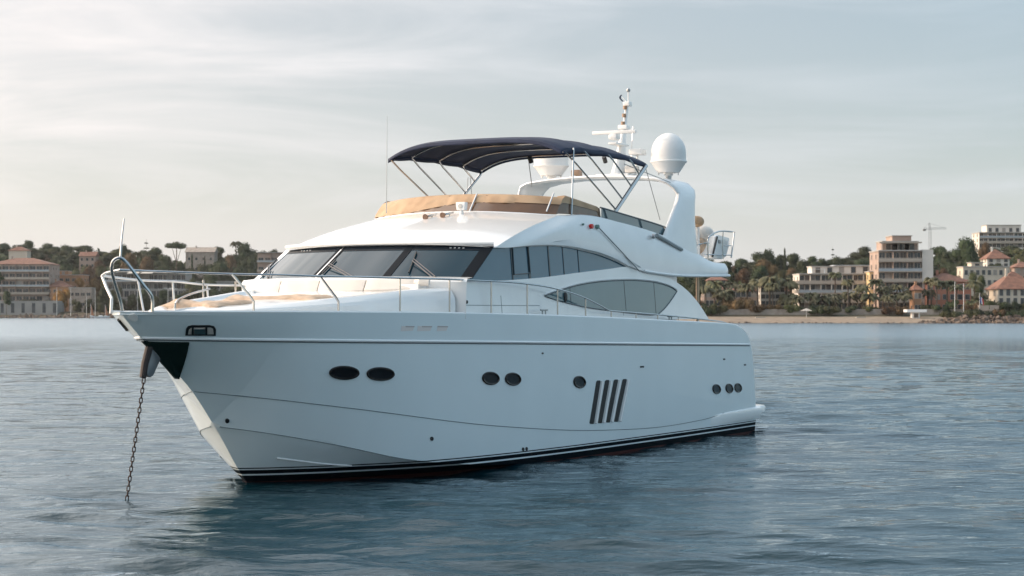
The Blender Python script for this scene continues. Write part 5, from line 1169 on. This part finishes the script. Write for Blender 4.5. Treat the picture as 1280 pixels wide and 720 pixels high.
# individually placed trees, right shore
rt = [('pine:a', 925, 318, 30, 760), ('pine:b', 940, 325, 32, 740), ('pine:c', 957, 306, 34, 780), ('pine:a', 975, 313, 24, 800), ('pine:b', 990, 314, 24, 830), ('round:a', 1003, 322, 28, 720), ('pine:d', 1016, 320, 26, 800), ('pine:c', 1031, 320, 24, 820), ('round:a', 1046, 319, 28, 800), ('pine:a', 1061, 317, 26, 830), ('pine:d', 1078, 308, 34, 840), ('pine:b', 1096, 314, 30, 850), ('round:a', 1075, 322, 34, 760),
      ('pine:b', 1173, 305, 24, 800), ('round:a', 1186, 312, 26, 780), ('round:a', 1208, 294, 38, 740), ('round:c', 1232, 301, 22, 760), ('pine:d', 1244, 310, 24, 790), ('pine:a', 1262, 303, 34, 820), ('round:b', 1277, 310, 24, 780), ('pine:c', 1192, 322, 30, 690), ('round:a', 1215, 325, 30, 680), ('pine:b', 1243, 326, 30, 668), ('round:b', 1275, 320, 26, 690), ('round:c', 1180, 333, 22, 640), ('pine:a', 1290, 306, 28, 800), ('round:b', 1222, 340, 22, 610), ('round:c', 1198, 343, 18, 620),
      ('round:b', 905, 340, 30, 670), ('round:c', 930, 334, 34, 690), ('round:a', 952, 330, 34, 700), ('round:c', 955, 322, 42, 720), ('round:b', 972, 338, 28, 660), ('round:c', 990, 333, 30, 690), ('round:a', 1008, 335, 34, 680), ('round:b', 918, 352, 26, 620), ('round:a', 945, 350, 24, 620), ('round:c', 985, 350, 22, 610), ('round:b', 1035, 332, 30, 650), ('round:a', 1060, 326, 30, 680),
      ('round:a', 890, 338, 30, 660), ('round:a', 872, 345, 34, 640), ('round:a', 858, 340, 36, 650), ('round:c', 868, 370, 26, 575), ('round:b', 850, 360, 30, 580), ('pine:a', 905, 322, 30, 760), ('round:a', 885, 322, 30, 740)]
for k, X_, t_2, w_2, Y_ in rt:
    g_ = 'trees on the right-hand hillside'; lb = {'pine': 'dark spreading pine on the ridge right of the yacht', 'round': {'a': 'dark evergreen tree on the slope right of the yacht', 'b': 'olive-green broadleaf tree on the slope right of the yacht', 'c': 'brownish tree on the slope right of the yacht'}.get(k[-1])}[k.split(':')[0]]
    if (X_, t_2) == (1208, 294): g_ = None; lb = 'largest dark round tree, standing below the hilltop building'
    if (X_, t_2) == (957, 306): g_ = None; lb = 'tallest broad pine above the beach, standing out of the ridge'
    tree(k, X_, t_2, w_2, Y_, lb, g_)
tree('cypress:a', 981, 309, 9, 770, 'slim cypress standing alone on the ridge right of the tallest pine', None)
tree('tier:a', 1041, 306, 9, 820, 'thin tiered conifer poking over the ridge above the white residence', None)
# palms
pl_r = [(882, 352, 20), (893, 346, 22), (905, 356, 24), (914, 348, 20), (906, 366, 18), (934, 350, 20), (947, 344, 20), (962, 340, 24), (966, 350, 18), (983, 342, 26), (986, 362, 24), (996, 366, 18), (1013, 361, 20), (1026, 364, 22), (1044, 337, 14), (1041, 362, 24), (1060, 346, 14), (1062, 360, 22), (1078, 352, 18), (1087, 362, 20), (1095, 345, 18), (1104, 354, 18), (1111, 364, 18), (1121, 352, 16), (1130, 362, 18), (1138, 356, 16), (1164, 343, 16), (1171, 346, 16), (1160, 358, 18), (1184, 346, 20), (1196, 352, 16), (1218, 346, 18), (1226, 362, 16), (1214, 372, 16), (1268, 372, 22), (1280, 376, 20)]
for i, (a_, b_, c_) in enumerate(pl_r):
    tree('palm:' + 'abc'[i % 3], a_, b_, c_, 556 + (i * 7) % 11, 'palm tree in the row along the right-hand seafront', 'palms along the right-hand seafront')
for i, (k, a_, b_, c_) in enumerate([('shrub:b', 925, 372, 40), ('shrub:b', 945, 380, 30), ('shrub:a', 900, 380, 24), ('shrub:c', 882, 378, 26), ('shrub:b', 968, 380, 26), ('shrub:a', 990, 380, 24), ('shrub:c', 1015, 380, 30), ('shrub:a', 1040, 382, 26), ('shrub:c', 1062, 381, 26), ('shrub:a', 1090, 382, 24), ('shrub:b', 1112, 382, 24), ('shrub:c', 1190, 374, 16), ('shrub:a', 1160, 380, 22), ('shrub:c', 1180, 381, 26), ('shrub:b', 1215, 378, 30), ('shrub:a', 1240, 374, 34), ('shrub:c', 1262, 376, 30), ('shrub:a', 1285, 376, 30), ('shrub:c', 1230, 380, 26), ('shrub:b', 1128, 382, 22)]):
    tree(k, a_, b_, c_, 554 - (i % 4), 'low shrub by the right-hand seafront wall', 'shrubs by the right-hand seafront')
# left shore
lt = [('pine:a', 6, 299, 26, 1230), ('pine:b', 24, 304, 28, 1240), ('pine:c', 44, 306, 28, 1250), ('pine:d', 62, 304, 28, 1240), ('round:a', 82, 305, 30, 1230), ('pine:a', 104, 303, 34, 1200), ('pine:b', 122, 313, 24, 1220), ('pine:d', 34, 300, 24, 1260), ('round:b', 140, 313, 26, 1180), ('round:a', 154, 304, 18, 1150), ('round:c', 163, 314, 32, 1110), ('pine:c', 190, 306, 28, 1170), ('round:c', 184, 318, 34, 1090), ('round:a', 206, 317, 28, 1130), ('pine:a', 262, 326, 22, 1080),
      ('round:a', 226, 326, 20, 1090), ('pine:b', 274, 306, 20, 1150), ('round:c', 288, 316, 28, 1110), ('pine:d', 308, 303, 34, 1130), ('pine:a', 326, 306, 34, 1120), ('round:a', 312, 318, 36, 1080), ('round:a', 276, 323, 56, 1050), ('round:a', 300, 330, 40, 1045), ('pine:c', 345, 308, 20, 1150), ('round:b', 332, 318, 22, 1090), ('round:b', 20, 312, 26, 1180), ('round:a', 50, 314, 30, 1160), ('round:a', 72, 318, 34, 1150), ('round:a', 92, 314, 26, 1150), ('round:a', 80, 328, 34, 1090), ('round:c', 112, 330, 30, 1060), ('round:c', 124, 322, 30, 1070), ('round:b', 132, 332, 26, 1030), ('round:c', 118, 345, 28, 1010), ('round:b', 100, 332, 26, 1080), ('round:a', 145, 328, 28, 1080),
      ('round:c', 160, 326, 26, 1060), ('round:b', 245, 330, 30, 1075), ('round:a', 0, 318, 24, 1100), ('round:b', 62, 326, 26, 1110), ('round:d', 100, 346, 14, 1000), ('round:d', 74, 362, 22, 968), ('round:d', 82, 360, 18, 970), ('round:a', -2, 338, 14, 975), ('round:a', 125, 368, 26, 955), ('round:a', 152, 372, 22, 955), ('round:a', 186, 372, 24, 955), ('round:b', 240, 348, 22, 990), ('round:a', 262, 346, 44, 985), ('round:b', 292, 352, 40, 985), ('round:a', 318, 354, 30, 980), ('round:c', 255, 370, 26, 958), ('round:a', 12, 374, 26, 975), ('round:a', 42, 373, 30, 975), ('round:a', 140, 366, 20, 950), ('round:a', 60, 374, 24, 972), ('round:b', 28, 374, 24, 975)]
for k, X_, t_2, w_2, Y_ in lt:
    b_ = k.split(':')[0]
    lb = 'dark spreading pine on the ridge left of the yacht' if b_ == 'pine' else {'a': 'dark evergreen tree on the shore left of the yacht', 'b': 'olive-green broadleaf tree on the shore left of the yacht', 'c': 'brownish tree on the shore left of the yacht', 'd': 'small golden autumn tree among the orange houses'}[k[-1]]
    g_ = 'trees on the left-hand shore'
    if (X_, t_2) == (276, 323): g_ = None; lb = 'wide dark tree mass between the stone house and the beige building'
    tree(k, X_, t_2, w_2, Y_, lb, g_)
tree('umbrella:a', 220.5, 303.5, 25, 1090, 'umbrella pine with a flat top silhouetted against the sky', None)
tree('palm:a', 295, 299, 12, 1130, 'single tall palm on the skyline left of the yacht', None)
tree('tier:b', 183, 298, 15, 1150, 'tiered conifer rising over the trees behind the bow pulpit', None)
tree('cypress:a', 240, 317, 6, 1105, 'cypress in front of the stone house, left one', None)
tree('cypress:b', 256, 319, 5, 1105, 'cypress in front of the stone house, right one', None)
tree('cypress:a', 262, 318, 5, 1130, 'cypress at the right-hand gable of the stone house', None)
# filler trees over both hillsides
cnt = 0
r5 = random.Random(11)
for _ in range(2600):
    left = r5.random() < .45
    if left: px_ = r5.uniform(-30, 375); Y = r5.uniform(1030, 1330)
    else: px_ = r5.uniform(850, 1305); Y = r5.uniform(625, 950)
    x = (px_ - 640) / F * Y; d = Y - shoreY(x)
    if d < 75: continue
    wpx = r5.uniform(18, 30) * (1.0 if left else 1.1); hm = r5.uniform(7, 11) * (.8 if not left else 1.1); pyt = HZ - (T(x, Y) + hm - HC) / Y * F
    lim = np.interp(px_, [0, 120, 150, 200, 222, 262, 300, 350, 860, 900, 1000, 1100, 1170, 1230, 1300], [303, 309, 309, 311, 318, 321, 310, 312, 330, 324, 324, 318, 315, 306, 306])
    if pyt < lim: continue
    if any(a_ - wpx * .4 < px_ < b_ + wpx * .4 and Y < yb + 14 and pyt < 400 and pyt > t_ - 30 for a_, b_, t_, yb in BLD): continue
    k = r5.choice(['pine:a', 'pine:b', 'round:a', 'round:a', 'round:b', 'round:c', 'pine:c', 'round:a', 'pine:b'])
    tree(k, px_, pyt, wpx, Y, 'tree in the thick wood covering the ' + ('left' if left else 'right') + '-hand hill', 'trees in the wood on the ' + ('left' if left else 'right') + '-hand hill'); cnt += 1
    if cnt >= 215: break

for X_, t_2, w_2, k in ((131, 356, 26, 'a'), (146, 358, 24, 'b'), (166, 366, 20, 'a'), (180, 358, 22, 'a'), (198, 370, 20, 'b'), (205, 360, 18, 'a'), (224, 366, 22, 'a'), (236, 358, 24, 'b'), (112, 372, 16, 'a'), (96, 374, 14, 'b'), (8, 362, 14, 'a'), (270, 360, 26, 'a'), (290, 366, 26, 'c')):
    tree('round:' + k, X_, t_2, w_2, 952, 'small tree on the waterfront road left of the yacht', 'street trees on the left waterfront')
# undergrowth covering the slopes, and shore rocks
def scrub():
    r = np.random.RandomState(5); V = []; Fc = []
    def clump(x, y, z, s):
        for _ in range(7):
            c = np.array([x, y, z + s * .2]) + r.randn(3) * s * np.array([.5, .5, .25]); u = r.randn(3); u /= np.linalg.norm(u); w_ = np.cross(u, r.randn(3)); w_ /= np.linalg.norm(w_); q = s * .42
            o = len(V); V.extend([tuple(c + u * q), tuple(c + w_ * q * .7), tuple(c - u * q), tuple(c - w_ * q * .7)]); Fc.append((o, o + 1, o + 2, o + 3))
    n = 0
    while n < 5200:
        if n % 2: px_ = r.uniform(-40, 380); Y = r.uniform(1000, 1360)
        else: px_ = r.uniform(840, 1310); Y = r.uniform(600, 960)
        x = (px_ - 640) / F * Y
        if Y - shoreY(x) < 64: n += 1; continue
        clump(x, Y, T(x, Y), r.uniform(2.0, 4.6)); n += 1
    for _ in range(5200):                           # wooded stretch of coast behind the yacht and past both edges of the picture
        x = r.choice([r.uniform(-125, 45), r.uniform(-125, 45), r.uniform(-420, -260), r.uniform(240, 400)]); d = r.uniform(30, 460); clump(x, shoreY(x) + d, T(x, shoreY(x) + d) + 1, r.uniform(3.5, 7.5))
    me = bpy.data.meshes.new('undergrowth'); me.from_pydata(V, [], Fc); me.materials.append(leaf['dark']); put(bpy.data.objects.new('undergrowth', me), kind='stuff', label='rough green undergrowth between the trees on both hillsides', cat='undergrowth')
scrub()
def rocks():
    r = np.random.RandomState(9); mb = MB(); 
    ico = bmesh.new(); bmesh.ops.create_icosphere(ico, subdivisions=1, radius=1); iv = [np.array(v.co) for v in ico.verts]; fi = [tuple(v.index for v in f.verts) for f in ico.faces]; ico.free()
    def rock(x, y, z, s):
        sc3 = s * r.uniform(.6, 1.2, 3); vs = [v * sc3 * (1 + .25 * r.randn()) + np.array([x, y, z]) for v in iv]; mb.add([tuple(v) for v in vs], fi)
    for _ in range(900):                            # right-hand point
        px_ = r.uniform(1150, 1300); t = (px_ - 1150) / 150; Y = r.uniform(518, 545); x = (px_ - 640) / F * Y; h_ = max(0, min(1, t * 3)) * 2.3 * max(0, 1 - abs(Y - 533) / 16); rock(x, Y, -.2 + h_ * r.uniform(.4, 1), r.uniform(.25, .8))
    for _ in range(500):
        px_ = r.uniform(-15, 400); Y = r.uniform(920, 948); x = (px_ - 640) / F * Y; rock(x, Y, -.3 + r.uniform(0, 2.0) * max(0, (Y - 920) / 28), r.uniform(.5, 1.4))
    for _ in range(120):
        x = r.uniform(44, 108); rock(x, shoreY(x) + r.uniform(-1, 2), 0, r.uniform(.2, .5))
    mb.build('shore_rocks', mat('rock_brown', (.07, .05, .04), .95, c2=(.20, .15, .115), scale=.35, det=6), None, smooth=False, kind='stuff', label='brown boulders heaped along the waterline', cat='rocks')
rocks()
for i, (px_, t_2, w_2, k) in enumerate(((1185, 388, 26, 'a'), (1200, 389, 22, 'c'), (1213, 386, 26, 'a'), (1228, 385, 30, 'c'), (1245, 386, 26, 'b'), (1258, 388, 26, 'a'), (1272, 386, 28, 'c'), (1288, 387, 24, 'a'))):
    tree('shrub:' + k, px_, t_2, w_2, 536, 'low bush growing over the boulders of the right-hand point', 'bushes on the right-hand point')

# ================================================================== air
hzm = bpy.data.materials.new('haze'); hzm.use_nodes = True; t = hzm.node_tree; t.nodes.clear()
pv = t.nodes.new('ShaderNodeVolumePrincipled'); pv.inputs['Color'].default_value = (.95, .93, .92, 1); pv.inputs['Density'].default_value = .00004; pv.inputs['Anisotropy'].default_value = .3
ou = t.nodes.new('ShaderNodeOutputMaterial'); t.links.new(pv.outputs[0], ou.inputs['Volume'])
ho = MB().box(-6500, 6500, -600, 9500, -12, 90).build('haze', hzm, None, smooth=False, kind='stuff', label='thin pale haze over the bay', cat='haze')
